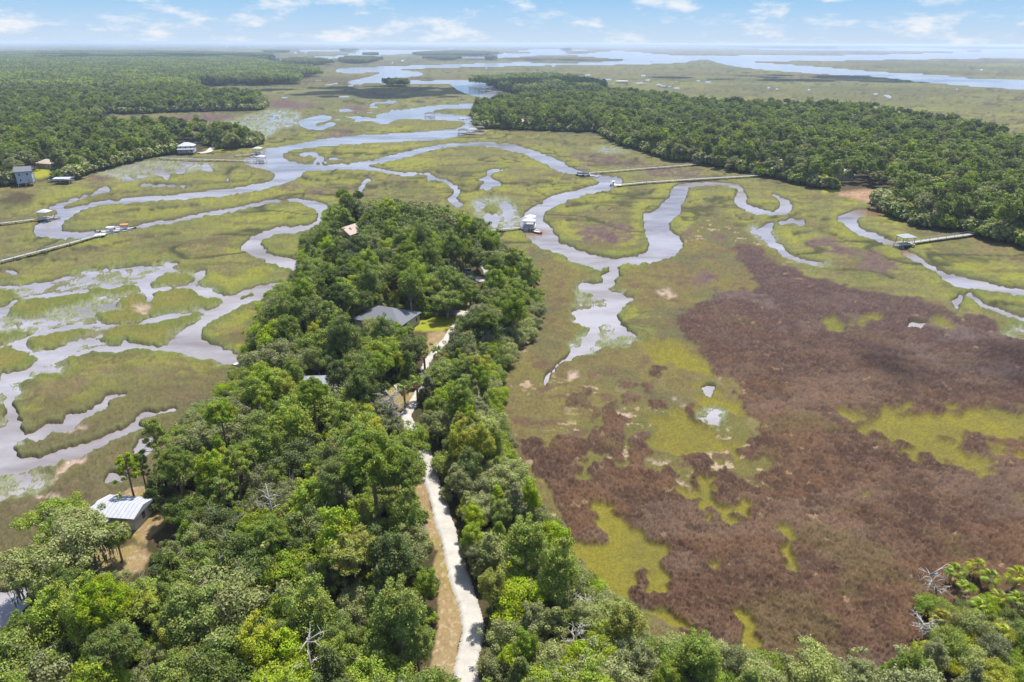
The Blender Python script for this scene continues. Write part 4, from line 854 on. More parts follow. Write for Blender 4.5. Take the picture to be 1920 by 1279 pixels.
def plant_edges():
    plant_corner()
    # grey-green shrubs and cedars along the shore of the middle wood, palms and myrtles at the near right corner
    line = smooth(P("1008,545 1000,575 985,605 955,640 935,680 928,720 930,770 940,820 952,870 985,915 1015,960 1040,1010 1060,1060 1110,1105 1160,1140 1210,1195 1250,1240 1320,1225 1400,1262 1500,1290"), False, 14)
    for p in line:
        for k in range(2):
            w = at(p[0] + rng.normal() * 9 - 12, p[1] + rng.normal() * 8 + 14, 2.0); x, y = w
            if N_KIND.get('shrub', 0) >= LIMIT or any((x - a) ** 2 + (y - b) ** 2 < ((1.8 + c) * .40) ** 2 for a, b, c in CROWNS): continue
            sc = rng.uniform(.7, 1.25); tree('shrub', x, y, ('pale sage-green', 'dusty grey-green', 'green', 'bright green', 'pale sage-green')[rng.integers(5)], sc, rng.uniform(.8, 1.2)); CROWNS.append((x, y, 2.0 * sc))
    left = smooth(P("612,395 606,418 575,440 568,470 560,500 552,535 520,548 495,572 484,612 468,655 460,700 450,722 415,750 385,775 350,800 335,840"), False, 10)
    for p in left:
        w = at(p[0] + rng.normal() * 5 + 6, p[1] + rng.normal() * 5 + 6, 2.0); x, y = w
        if any((x - a) ** 2 + (y - b) ** 2 < ((1.8 + c) * .40) ** 2 for a, b, c in CROWNS): continue
        sc = rng.uniform(.7, 1.2); tree('shrub', x, y, ('green', 'dusty grey-green', 'bright green')[rng.integers(3)], sc); CROWNS.append((x, y, 2.0 * sc))
def plant_corner():
    corner = P("1560,1290 1600,1235 1650,1228 1700,1240 1740,1180 1745,1150 1770,1100 1800,1055 1850,1045 1905,1060 2000,1090 2150,1150 2150,1450 1500,1450")
    pal = [(1795, 1075), (1832, 1062), (1858, 1085), (1812, 1108), (1905, 1092), (1872, 1125), (1842, 1150), (1768, 1162), (1880, 1195), (1560, 1262), (1235, 1232), (1910, 1140), (1000, 1250), (1030, 1235)]
    for px, py in pal:
        w = at(px, py, 3.2); palm(w[0], w[1], rng.uniform(.95, 1.2), 20, 4, rng.uniform(.38, .62), ('yellow-green', 'bright green', 'golden yellow', 'yellow-green')[rng.integers(4)]); CROWNS.append((w[0], w[1], 1.2))
    for x, y in scatter(corner, 2.5, 2.5):
        if N_KIND.get('shrub', 0) >= 130: break
        if any((x - a) ** 2 + (y - b) ** 2 < ((1.4 + c) * .5) ** 2 for a, b, c in CROWNS): continue
        px, py = proj(x, y, 2.5)
        if px > 2040 or py > 1400 or not inm(CANOPY, px, py - 25): continue
        sc = rng.uniform(.55, 1.05); tree('shrub', x, y, ('pale sage-green', 'bright green', 'dusty grey-green', 'green', 'yellow-green')[rng.integers(5)], sc, rng.uniform(.75, 1.15)); CROWNS.append((x, y, 1.9 * sc))

# ---- far woods: the nearest as single trees, the rest as woods of instanced crowns
def stuff_wood(name, label, mesh, pts, hue):
    """pts: (x, y, z, scale, turn); one object, its crowns set out by geometry nodes"""
    pts = np.array(pts, np.float32)
    src = bpy.data.objects.new(name + '_pattern', mesh.copy()); src.data.materials.clear(); src.data.materials.append(LEAF[hue])
    me = bpy.data.meshes.new(name); me.vertices.add(len(pts)); me.vertices.foreach_set('co', np.ascontiguousarray(pts[:, :3]).ravel())
    for nm, k in (('size', 3), ('turn', 4)):
        a = me.attributes.new(nm, 'FLOAT', 'POINT'); a.data.foreach_set('value', np.ascontiguousarray(pts[:, k]))
    me.update(); o = link(name, me)
    g = bpy.data.node_groups.new(name, 'GeometryNodeTree')
    g.interface.new_socket('Geometry', in_out='INPUT', socket_type='NodeSocketGeometry'); g.interface.new_socket('Geometry', in_out='OUTPUT', socket_type='NodeSocketGeometry')
    gi, go = N(g, 'NodeGroupInput'), N(g, 'NodeGroupOutput')
    ob = N(g, 'GeometryNodeObjectInfo'); ob.inputs['Object'].default_value = src; ob.inputs['As Instance'].default_value = True
    ip = N(g, 'GeometryNodeInstanceOnPoints')
    s = N(g, 'GeometryNodeInputNamedAttribute', data_type='FLOAT'); s.inputs[0].default_value = 'size'
    r = N(g, 'GeometryNodeInputNamedAttribute', data_type='FLOAT'); r.inputs[0].default_value = 'turn'
    cx = N(g, 'ShaderNodeCombineXYZ'); L = g.links.new
    L(r.outputs['Attribute'], cx.inputs['Z']); L(gi.outputs[0], ip.inputs['Points']); L(ob.outputs['Geometry'], ip.inputs['Instance']); L(cx.outputs[0], ip.inputs['Rotation']); L(s.outputs['Attribute'], ip.inputs['Scale']); L(ip.outputs[0], go.inputs[0])
    md = o.modifiers.new('trees', 'NODES'); md.node_group = g
    tag(o, label, kind='stuff'); return o
def far_places():
    out = {}
    def zone(s, z, step, keep=None): return scatter(P(s), z, step)
    return zone
def plant_far():
    polyR = "893,222 905,240 930,243 1000,246 1080,248 1130,251 1150,267 1200,282 1245,295 1270,303 1310,305 1330,312 1400,325 1440,333 1480,340 1525,353 1560,358 1572,352 1600,350 1640,350 1668,362 1680,385 1665,396 1700,414 1760,432 1830,440 1870,453 1920,465 2060,492 2160,440 1990,312 1900,286 1850,261 1800,249 1700,234 1580,216 1450,213 1300,205 1220,189 1150,184 980,194 905,206"
    pts = [(x, y) for x, y in scatter(P(polyR), .5, 6.4)]
    vis = []
    keepR = pmask(["945,232 985,228 990,240 950,243", "1560,345 1670,352 1670,366 1565,366", "1470,300 1500,300 1500,312 1470,312"])
    for x, y in pts:
        px, py = proj(x, y, 8.0)
        if not (-60 < px < 2060): continue
        if inm(keepR, px, py) or blocked(x, y, 3.5): continue
        vis.append((math.hypot(x, y), x, y))
    vis.sort()
    rest = {}
    spec = [('broadleaf_tree', .42, ('green', 'dark green', 'green', 'bright green'), (.55, 1.1)), ('live_oak', .34, ('dark green', 'green', 'dusty grey-green', 'dusty grey-green'), (.65, 1.3)), ('pine_tree', .24, ('dark green', 'green'), (.65, 1.05))]
    w = np.array([q[1] for q in spec])
    # edge trees and the nearest rows are trees of their own
    edge_line = smooth(P("893,222 905,240 930,243 1000,246 1080,248 1130,251 1150,267 1200,282 1245,295 1270,303 1310,305 1330,312 1400,325 1440,333 1480,340 1525,353 1570,358 1670,366 1680,385 1665,396 1700,414 1760,432 1830,440 1870,453 1920,465 2060,492"), False, 6)
    EL = at(edge_line[:, 0], edge_line[:, 1])
    for d, x, y in vis:
        kind, _, hs, (a, b) = spec[rng.choice(3, p=w)]
        sc = rng.uniform(a, b); hue = hs[rng.integers(len(hs))]
        de = np.min(np.hypot(EL[:, 0] - x, EL[:, 1] - y))
        if (de < 16 or d < 440) and N_KIND.get(kind, 0) < LIMIT and d < 900:
            tree(kind, x, y, hue, sc, rng.uniform(.85, 1.1), lod=1)
            if rng.random() < .35 and N_KIND.get('shrub', 0) < LIMIT and de < 6: tree('shrub', x + rng.normal() * 3, y - 3, 'dusty grey-green', rng.uniform(.8, 1.4), lod=1)
        else: rest.setdefault((kind, hue), []).append((x, y, 1.2, sc * rng.uniform(.9, 1.1), rng.random() * 6.28))
    # the mainland: single trees along its shore, woods behind
    polyL = ["-400,360 -60,356 0,350 30,347 45,330 80,318 120,330 132,342 140,332 180,321 215,311 250,303 300,294 330,289 322,280 340,272 380,272 400,280 420,281 470,276 476,266 440,262 400,256 350,252 300,250 230,250 190,246 150,244 165,236 190,224 205,213 250,215 300,212 380,210 440,209 487,206 490,192 470,184 400,182 360,176 352,170 360,163 420,160 500,160 552,158 552,148 582,144 584,138 520,127 480,120 505,114 500,106 420,103 300,101 200,100 60,101 -60,104 -300,108 -600,160"]
    n_edge = 0
    def clumpmask(d): return 6.6 if d < 900 else 0
    for x, y in scatter(P(polyL[0]), .5, 7.0, rmax=1250):
        d = math.hypot(x, y); px, py = proj(x, y, 8)
        if px < -160: continue
        if blocked(x, y, 3.0): continue
        kind, _, hs, (a, b) = spec[rng.choice(3, p=w)]; sc = rng.uniform(a, b); hue = hs[rng.integers(len(hs))]
        if d < 560 and N_KIND.get(kind, 0) < LIMIT: tree(kind, x, y, hue, sc * .92, rng.uniform(.8, 1.05), lod=1)
        else: rest.setdefault((kind, hue), []).append((x, y, 1.2, sc * .95 * rng.uniform(.9, 1.1), rng.random() * 6.28))
    names = {'bright green': 'bright green', 'dark green': 'dark green', 'green': 'mid green', 'dusty grey-green': 'grey-green'}
    for (kind, hue), ps in rest.items():
        nm = {'broadleaf_tree': 'hardwood_forest', 'live_oak': 'oak_forest', 'pine_tree': 'pine_forest'}[kind]
        lb = {'broadleaf_tree': 'tall hardwood', 'live_oak': 'live oak', 'pine_tree': 'pine'}[kind]
        m = PROTO[kind][0][0][1]
        # crowns alone: trunks of the inner wood are out of sight
        stuff_wood(nm, f'{names[hue]} {lb} crowns massed in the woods beyond the creeks', m, ps, hue)
    # beyond a kilometre: patches of crowns
    rs = np.random.default_rng(5); lob = []
    for i in range(34):
        a, q = rs.random() * 6.28, math.sqrt(rs.random()) * 19
        h = rs.uniform(8, 13); lob.append(np.array([math.cos(a) * q, math.sin(a) * q, h, 4.2, 4.2, 4.5]))
    patch = crown_mesh('forest_patch', [leaves(lob, 5200, .85, .5, .8, .5, rs)])
    far_pts = []
    for x, y in scatter(P(polyL[0]), .5, 26.0, rmax=6500):
        if math.hypot(x, y) >= 1250: far_pts.append((x, y, .8, rng.uniform(.85, 1.2), rng.random() * 6.28))
    island = ["893,157 960,152 1030,150 1080,158 1110,168 1100,178 1040,180 980,178 955,172 920,162"]
    for s in island:
        for x, y in scatter(P(s), .5, 21.0): far_pts.append((x, y, .5, rng.uniform(.8, 1.05), rng.random() * 6.28))
    rng.shuffle(far_pts); k_ = len(far_pts) // 3
    stuff_wood('mainland_forest', 'blue-green forest stretching over the mainland to the horizon', patch, far_pts[k_:], 'dark green'); stuff_wood('mainland_forest', 'fresher green crowns scattered through the mainland forest', patch, far_pts[:k_], 'green')
    isl = {"marsh_hammock": ["778,104 800,101 850,99 905,100 932,103 900,105 840,105", "800,112 840,110.5 864,112 840,113.5", "536,121 560,116 600,118 616,121 580,124 545,123", "645,117 660,113 690,113 706,114 690,119 655,120", "638,96 650,94.5 667,95.5 650,97", "729,161 745,159 761,160 760,163 735,163", "685,105 700,103.5 702,105.5", "912,113 922,112 920,114", "495,99 515,97.5 517,99.5", "520,99 535,98.5 533,99.8", "480,108 500,106 505,112 485,116", "1055,94 1068,93 1066,95"]}
    for n, (s) in enumerate(isl["marsh_hammock"]):
        q = P(s); p = at(q[:, 0], q[:, 1]); d = np.hypot(*p.mean(0)); st = 14 if d < 2500 else 24
        pts = [(x, y, .4, rng.uniform(.6, .85) if d < 2500 else rng.uniform(.9, 1.2), rng.random() * 6.28) for x, y in scatter(q, .5, st)]
        if not pts: pts = [(*p.mean(0), .4, .8, 0)]
        lbl = ["long dark wooded island far out in the marsh beyond the river", "low dark strip of trees in front of the long wooded island", "wooded hammock at the bend of the upper river, nearest the mainland", "wooded hammock right beside the one nearest the mainland", "tiny far wooded islet in the pale marsh left of centre", "small dark round clump of trees standing alone by the upper river loop",
               "speck of trees behind the two upper river hammocks", "speck of trees at the far end of the long wooded island", "faint wooded islet just off the tip of the mainland forest", "faint second islet off the tip of the mainland forest", "dark wooded point at the tip of the mainland forest", "lone speck of trees in the marsh before the far treeline"][n]
        stuff_wood('marsh_hammock', lbl, patch, pts, 'dark green')
    # the far shore: a long wooded island closing the view
    fs = []
    for s, st in (("940,83.6 1100,85.4 1300,87.5 1500,89 1800,89.5 2050,89 2050,87.4 1500,86.4 1100,84.4 940,83", 60.0), ("1170,86.6 1210,85 1260,85 1252,87 1200,87", 60.0), ("1330,86 1440,85.5 1580,87 1560,91.5 1440,91 1370,89", 60.0), ("1700,89 1800,87 1900,86.4 2050,86 2050,91.5 1900,92 1810,92", 60.0)):
        for x, y in scatter(P(s), .5, st): fs.append((x, y, .0, rng.uniform(1.3, 1.9), rng.random() * 6.28))
    stuff_wood('far_shore_forest', 'blue treeline of the far shore along the horizon', patch, fs, 'dark green')
    # low growth along the feet of the far woods
    fr = []
    for line in ("893,222 905,240 930,243 1000,246 1080,248 1130,251 1150,267 1200,282 1245,295 1270,303 1310,305 1330,312 1400,325 1440,333 1480,340 1525,353 1560,358", "1680,385 1665,396 1700,414 1760,432 1830,440 1870,453 1920,465 2060,492", "-60,356 0,350 30,347", "132,342 140,332 180,321 215,311 250,303 300,294 326,290", "390,272 420,281 470,276 476,266 440,262", "205,213 250,215 300,212 380,210 440,209 487,206 490,192"):
        q = smooth(P(line), False, 30); q = at(q[:, 0], q[:, 1])
        for a, b in zip(q[:-1], q[1:]):
            for _ in range(max(1, int(np.hypot(*(b - a)) / 1.1))):
                p = a + (b - a) * rng.random() + rng.normal(size=2) * 2.4 + np.array([0, 2.0])
                fr.append((p[0], p[1], .8, rng.uniform(.7, 1.9), rng.random() * 6.28))
    rng.shuffle(fr)
    stuff_wood('undergrowth', 'grey-green brush along the feet of the far woods', PROTO['shrub'][2][0][2], fr[::2], 'dusty grey-green')
    stuff_wood('undergrowth', 'dark green brush along the feet of the far woods', PROTO['shrub'][0][0][2], fr[1::2], 'green')
    # undergrowth under the near woods
    und = []
    for s in ("447,700 478,640 510,590 545,570 560,545 575,490 612,420 640,400 790,412 900,432 960,478 1005,525 1000,580 950,640 930,665 912,750 922,850 960,940 1020,1040 1080,1140 1180,1240 1330,1330 1300,1500 -100,1500 -200,1220 60,1160 200,1110 300,1000 330,930 335,850 385,765 430,735",):
        for x, y in scatter(P(s), 1.0, 3.1):
            px, py = proj(x, y, 1.8)
            if road_dist(x, y) < 3.4 or blocked(x, y, 2.0) or inm(KEEP, px, py) or inm(KEEP, px, py - 14): continue
            und.append((x, y, 1.0, rng.uniform(.45, .85), rng.random() * 6.28))
    rng.shuffle(und)
    stuff_wood('undergrowth', 'low evergreen undergrowth filling the gaps under the trees', PROTO['shrub'][0][0][1], und[::2], 'dark green')
    stuff_wood('undergrowth', 'mid green brush and saplings under the trees beside the lane', PROTO['shrub'][1][0][1], und[1::2], 'green')

# ================================================================ BUILT THINGS
M = {
 'white': material('white_paint', (.46, .46, .45), .6, .08, 3), 'metal_white': material('white_metal_roof', (.34, .35, .38), .5, .12, 1.5, spec=.4),
 'metal_grey': material('pale_grey_metal_roof', (.22, .235, .26), .55, .2, 1.2, spec=.35), 'shingle_grey': material('grey_shingle', (.12, .125, .14), .85, .2, 4, .3),
 'shingle_brown': material('brown_shingle', (.36, .29, .24), .85, .2, 4, .3), 'shingle_dark': material('dark_shingle', (.09, .075, .065), .85, .2, 4, .3),
 'siding': material('cream_siding', (.42, .39, .34), .7, .08, 3), 'siding_blue': material('blue_grey_siding', (.30, .38, .48), .7, .08, 3), 'siding_tan': material('tan_siding', (.30, .26, .23), .7, .1, 3),
 'wood': material('weathered_wood', (.40, .37, .34), .85, .25, 3, .3), 'wood_dark': material('wet_wood', (.10, .085, .07), .85, .3, 3, .3), 'wood_pale': material('sun_bleached_decking', (.26, .245, .235), .85, .25, 3),
 'glass': material('window_glass', (.03, .04, .05), .08, spec=.6), 'trim': material('white_trim', (.55, .55, .54), .6), 'shell': material('crushed_shell', (.34, .32, .285), .95, .25, .5, .5),
 'concrete': material('pale_concrete', (.34, .32, .29), .9, .12, 1.5), 'silver': material('silver_car_paint', (.50, .54, .60), .25, metallic=.3, spec=.6), 'rubber': material('tyre_rubber', (.02, .02, .02), .9),
 'hull_white': material('white_gelcoat', (.6, .6, .6), .25, spec=.6), 'hull_dark': material('dark_hull_paint', (.06, .05, .07), .3, spec=.6), 'orange': material('orange_canvas', (.55, .17, .06), .8), 'red': material('maroon_deck', (.28, .10, .09), .7), 'chrome': material('headlight_lens', (.7, .72, .75), .1, spec=.7),
}
def label_thing(o, label, cat, group=None): return tag(o, label, cat, group)
LAND = []     # landmarks for telling trees apart
# ---- lane
def strip(name, label, pts, width, mat, z, seed=0, edge=.14):
    s = smooth(np.asarray(pts), False, 26); d = np.gradient(s, axis=0); d /= np.linalg.norm(d, axis=1)[:, None] + 1e-9
    n = np.stack([d[:, 1], -d[:, 0]], 1); K = 9; V = []; rs = np.random.default_rng(seed)
    wob = np.convolve(rs.normal(size=len(s) + 24), np.ones(25) / 15, 'valid') * edge * 1.5, np.convolve(rs.normal(size=len(s) + 24), np.ones(25) / 15, 'valid') * edge * 1.5
    for i, p in enumerate(s):
        for k in range(K):
            t = k / (K - 1) * 2 - 1; w = (width if np.isscalar(width) else np.interp(i / len(s), *width)) / 2 + (wob[0][i] if t < 0 else wob[1][i]) + rs.normal() * .10
            q = p + n[i] * t * w; e = abs(t) > .99
            V.append((q[0], q[1], z - (.45 if e else 0) + .03 * (1 - t * t) + rs.normal() * .008))
    F = [(i * K + k, i * K + k + 1, (i + 1) * K + k + 1, (i + 1) * K + k) for i in range(len(s) - 1) for k in range(K - 1)]
    me = mesh_np(name, np.array(V), np.array(F)[:, ::-1], mat, True)
    return tag(link(name, me), label, kind='structure')
strip('lane', 'winding lane of crushed white shell through the woods', ROADW, ((0, .45, .6, 1), (3.3, 2.9, 2.0, 2.2)), M['shell'], 1.46, 3)
def line_px(s, z=1.2): p = P(s); return at(p[:, 0], p[:, 1], z)
strip('driveway', 'pale driveway leading from the lane to the grey-roofed house', line_px("764,587 800,586 850,586 884,590"), 4.2, M['concrete'], 1.43, 4, .15)
strip('driveway', 'short shell drive turning off the lane to the pale metal roofs', line_px("740,727 765,722 792,722"), 3.0, M['shell'], 1.42, 5, .2)
strip('driveway', 'shell drive running to the parked silver car', line_px("868,508 884,516 898,522 913,527"), 4.0, M['shell'], 1.42, 6, .3)
strip('driveway', 'sandy drive beside the white riverside house', line_px("372,287 390,284 398,277"), 5.0, M['concrete'], 1.4, 7, .3)

# ---- houses
WIN = MB().box(-.5, -.06, -.7, .5, .0, .7).mesh('window', M['trim']); PANE = MB().box(-.4, -.09, -.6, .4, -.04, .6).mesh('pane', M['glass'])
DOOR = MB().box(-.5, -.07, 0, .5, 0, 2.1).mesh('door', M['siding_tan']); KNOB = MB().box(.3, -.12, 1.0, .38, -.06, 1.08).mesh('handle', M['chrome'])
GAR = MB().box(-1.4, -.08, 0, 1.4, 0, 2.2).mesh('garage_door', M['white'])
def hip_roof(w, d, h, rise, over=.5, gable=False, th=.18):
    W, D = w / 2 + over, d / 2 + over; r = (W - D) if not gable else W
    r = max(r, .3); v = []
    for z in (h, h + th):
        v += [(-W, -D, z), (W, -D, z), (W, D, z), (-W, D, z)]
    v += [(-r, 0, h + th + rise), (r, 0, h + th + rise)]
    f = [(3, 2, 1, 0), (0, 1, 5, 4), (1, 2, 6, 5), (2, 3, 7, 6), (3, 0, 4, 7), (4, 5, 9, 8), (5, 6, 9), (6, 7, 8, 9), (7, 4, 8)]
    return v, f
def house(name, label, cat, px, py, w, d, h, rise, roof, wall, rz=0, base=0.0, z=None, gable=False, storeys=1, garage=False, chimney=False, porch=False, seams=0, group=None, detail=True, r=None):
    zg = 1.15 if z is None else z
    p = at(px, py, zg + base + h * .9); x, y = p
    o = empty(name, (x, y, zg - .1), R(rz)); label_thing(o, label, cat, group); BUILT.append((x, y, r or max(w, d) * .62))
    b = MB().box(-w / 2, -d / 2, base, w / 2, d / 2, base + h)
    wl = b.build('wall', M[wall], o)
    if gable:
        for s in (-1, 1):
            g = MB(); g.add([(s * w / 2 - .06, -d / 2, base + h), (s * w / 2 - .06, d / 2, base + h), (s * w / 2 - .06, 0, base + h + rise * .92), (s * w / 2 + .04, -d / 2, base + h), (s * w / 2 + .04, d / 2, base + h), (s * w / 2 + .04, 0, base + h + rise * .92)], [(0, 1, 2), (5, 4, 3), (0, 3, 4, 1), (1, 4, 5, 2), (2, 5, 3, 0)])
            g.build('gable', M[wall], o)
    rf = MB(); rf.add(*hip_roof(w, d, base + h + .003, rise, gable=gable)); R_ = rf.build('roof', M[roof], o)
    if seams:
        sm = MB()
        for i in range(seams):
            xx = -w / 2 + (i + .5) * w / seams
            if not gable: lim = max(0, min(1, (w / 2 + .5 - abs(xx)) / (d / 2 + .5)))
            else: lim = 1
            for s in (-1, 1):
                y0, z0 = s * (d / 2 + .5), base + h + .2; y1, z1 = s * (d / 2 + .5) * (1 - lim), base + h + .2 + rise * lim
                sm.add([(xx - .03, y0, z0), (xx + .03, y0, z0), (xx + .03, y1, z1), (xx - .03, y1, z1), (xx, y0, z0 + .07), (xx, y1, z1 + .07)], [(0, 4, 5, 3), (4, 1, 2, 5), (0, 1, 4), (3, 5, 2)])
        s_ = sm.build('seam', M[roof], R_); s_['kind'] = 'stuff'
    if base > .8:
        for sx in (-1, 0, 1):
            for sy in (-1, 1):
                MB().box(sx * (w / 2 - .3) - .18, sy * (d / 2 - .3) - .18, -.4, sx * (w / 2 - .3) + .18, sy * (d / 2 - .3) + .18, base - .003).build('stilt', M['wood'], o)
    if detail:
        for st in range(storeys):
            zc = base + h * (st + .55) / storeys
            for side, L_, ax in ((-1, w, 0), (1, w, 0), (-1, d, 1), (1, d, 1)):
                nw = max(1, int(L_ / 3.4))
                for i in range(nw):
                    t = -L_ / 2 + (i + .5) * L_ / nw
                    if ax == 0 and side == -1 and st == 0 and (i == nw // 2 or (garage and i == 0)): continue
                    q = link('window', WIN, o); link('pane', PANE, q)
                    if ax == 0: q.location = (t, side * d / 2, zc); q.rotation_euler = (0, 0, 0 if side < 0 else math.pi)
                    else: q.location = (side * w / 2, t, zc); q.rotation_euler = (0, 0, math.pi / 2 if side > 0 else -math.pi / 2)
        nw = max(1, int(w / 3.4)); q = link('door', DOOR, o); link('handle', KNOB, q); q.location = (-w / 2 + (nw // 2 + .5) * w / nw, -d / 2, base + .05)
        if garage: q = link('garage_door', GAR, o); q.location = (-w / 2 + 2.0, -d / 2, base + .05)
    if chimney: MB().box(w * .2, -.5, base + h, w * .2 + .8, .4, base + h + rise + 1.1).build('chimney', M['siding_tan'], R_)
    if porch:
        pm = MB().box(-w / 2, -d / 2 - 2.4, base - .12, w / 2, -d / 2 - .003, base + .02); pp = pm.build('porch', M['wood_pale'], o)
        for i in range(5): MB().box(-w / 2 + i * (w - .2) / 4, -d / 2 - 2.4, base + .023, -w / 2 + i * (w - .2) / 4 + .2, -d / 2 - 2.2, base + 2.5).build('post', M['white'], pp)
        MB().add([(-w / 2 - .3, -d / 2 - 2.7, base + 2.5), (w / 2 + .3, -d / 2 - 2.7, base + 2.5), (w / 2 + .3, -d / 2 - .55, base + 2.95), (-w / 2 - .3, -d / 2 - .55, base + 2.95), (-w / 2 - .3, -d / 2 - 2.7, base + 2.62), (w / 2 + .3, -d / 2 - 2.7, base + 2.62), (w / 2 + .3, -d / 2 - .55, base + 3.07), (-w / 2 - .3, -d / 2 - .55, base + 3.07)], [(0, 3, 2, 1), (4, 5, 6, 7), (0, 1, 5, 4), (1, 2, 6, 5), (2, 3, 7, 6), (3, 0, 4, 7)]).build('porch_roof', M[roof], pp)
    return o
house('metal_shed', 'white metal shed with a ribbed low gable roof in the dry tan yard', 'shed', 228, 953, 7.2, 4.8, 2.6, .8, 'metal_white', 'white', rz=-6, gable=True, seams=10, r=4.5)
def carport(label, px, py, w, d, h, roof, rz=0, z=1.1, name='carport', group=None):
    p = at(px, py, z + h); o = empty(name, (*p, z), R(rz)); label_thing(o, label, 'carport', group); BUILT.append((*p, max(w, d) * .55))
    rf = MB(); rf.add(*hip_roof(w, d, h, .5, .25, True, .1)); rf.build('roof', M[roof], o)
    for sx in (-1, 1):
        for sy in (-1, 0, 1): MB().box(sx * (w / 2 - .15) - .07, sy * (d / 2 - .15) - .07, -.3, sx * (w / 2 - .15) + .07, sy * (d / 2 - .15) + .07, h - .003).build('post', M['white'], o)
    return o
carport('open white lean-to roof on posts joined to the metal shed', 188, 964, 4.6, 4.0, 2.2, 'metal_white', -6)
house('house', 'single-storey house with a dark grey hip roof beside the bright lawn', 'house', 726, 594, 14.5, 11, 3.1, 2.6, 'shingle_grey', 'siding', rz=-22, garage=True)
house('house', 'house with pale grey ribbed metal roof behind trees left of the lane', 'house', 598, 724, 12, 8, 3.2, 2.2, 'metal_grey', 'white', rz=4, seams=18, chimney=True)
house('shed', 'small pale metal outbuilding beside the ribbed-roof house nearest the lane', 'shed', 634, 716, 4.2, 4.4, 2.6, 1.0, 'metal_white', 'white', rz=4, gable=True, r=2.5)
house('cottage', 'brown-roofed gabled cottage deep in the middle wood', 'house', 656, 436, 8.5, 7.5, 3.4, 2.6, 'shingle_brown', 'siding_tan', rz=62, gable=True)
house('cottage', 'grey-roofed cottage hidden among oaks behind the brown-roofed one', 'house', 706, 424, 9, 7, 3.2, 2.2, 'shingle_grey', 'siding', rz=8)
house('house', 'two-storey white house with a white hip roof by the left river', 'house', 350, 274, 10.5, 8, 4.4, 2.2, 'metal_white', 'white', rz=12, storeys=2, base=.9, porch=True)
house('house', 'tall blue-grey house standing on the left shore under oaks', 'house', 44, 322, 7.5, 8, 6.2, 2.2, 'shingle_grey', 'siding_blue', rz=28, storeys=2, base=1.4, gable=True)
house('house', 'tan-roofed house half hidden by trees above the boat yard', 'house', 92, 306, 12, 8, 3.2, 2.2, 'shingle_brown', 'siding', rz=-18)
carport('white-roofed boat shelter on posts at the left shore', 119, 334, 8.5, 6, 2.6, 'metal_white', 5)
house('house', 'large many-windowed grey house at the edge of the right wood', 'house', 976, 229, 10.5, 8, 6.2, 2.4, 'shingle_brown', 'siding_tan', rz=25, storeys=2, porch=True)
house('house', 'grey-roofed house under oaks near the head of the long pale dock', 'house', 1482, 300, 15, 10, 3.6, 2.6, 'metal_grey', 'siding', rz=-15)
house('house', 'white house glimpsed between oaks at the root of the long pale dock', 'house', 1450, 314, 9, 7, 3.4, 2.0, 'metal_white', 'white', rz=5, r=3.5)
house('house', 'grey-roofed house behind trees above the sandy bank', 'house', 1576, 326, 13, 9, 3.4, 2.4, 'metal_grey', 'siding', rz=-10)
for px, py, s, l in ((390, 188, 12, 'widest white-roofed house in the grey-green wooded point'), (412, 187, 13, 'white-roofed house right beside the widest one on the wooded point'), (472, 180, 9, 'small white house nearest the tip of the wooded point'), (476, 149, 12, 'far white house at the marsh edge of the mainland pines'), (522, 146, 8, 'smallest far white house near the end of the mainland pines'), (472, 113, 14, 'most distant white house beside the pale marsh'), (218, 162, 9, 'white roof alone in the middle of the mainland forest'), (345, 155, 10, 'low white house at the head of the inland marsh'), (992, 176, 12, 'white house between the dark wooded point and the right wood')):
    house('house', l, 'house', px, py, s, s * .7, 4.2, 2.4, 'metal_white', 'white', rz=float(rng.uniform(-30, 30)), storeys=1, group='far white houses among the trees', r=s * 1.3)

# ---- docks and boathouses
PILE = MB().tube([(0, 0, -1.6), (0, 0, 1.45)], [.13, .12], 6).mesh('piling', M['wood_dark'])
def walk(o, a, b, width, z, step, rail=True, mat='wood_pale'):
    """deck between two points given in the dock's own frame"""
    a, b = Vector((*a, 0)), Vector((*b, 0)); d = (b - a); Ln = d.length; d.normalize(); n = Vector((-d.y, d.x, 0)); up = Vector((0, 0, 1))
    def slab(mb, c0, c1, hw, z0, z1, off=0.0):
        q = [c0 + n * (off - hw), c1 + n * (off - hw), c1 + n * (off + hw), c0 + n * (off + hw)]
        mb.add([tuple(p + up * z0) for p in q] + [tuple(p + up * z1) for p in q], [(0, 3, 2, 1), (4, 5, 6, 7), (0, 1, 5, 4), (1, 2, 6, 5), (2, 3, 7, 6), (3, 0, 4, 7)])
    m = MB(); slab(m, a, b, width / 2, z, z + .12); m.build('deck', M[mat], o)
    if rail:
        for s in (-1, 1):
            m = MB(); slab(m, a, b, .05, z + .95, z + 1.03, s * (width / 2 - .08)); k = max(2, int(Ln / 4))
            for i in range(k + 1):
                c = a.lerp(b, i / k) + n * s * (width / 2 - .08); m.box(c.x - .05, c.y - .05, z + .123, c.x + .05, c.y + .05, z + .947)
            m.build('railing', M[mat], o)
    k = max(1, int(Ln / step))
    for i in range(k + 1):
        for s in (-1, 1):
            c = a.lerp(b, i / k) + n * s * (width / 2 + .1); p = link('piling', PILE, o); p.location = (c.x, c.y, z - 1.35)
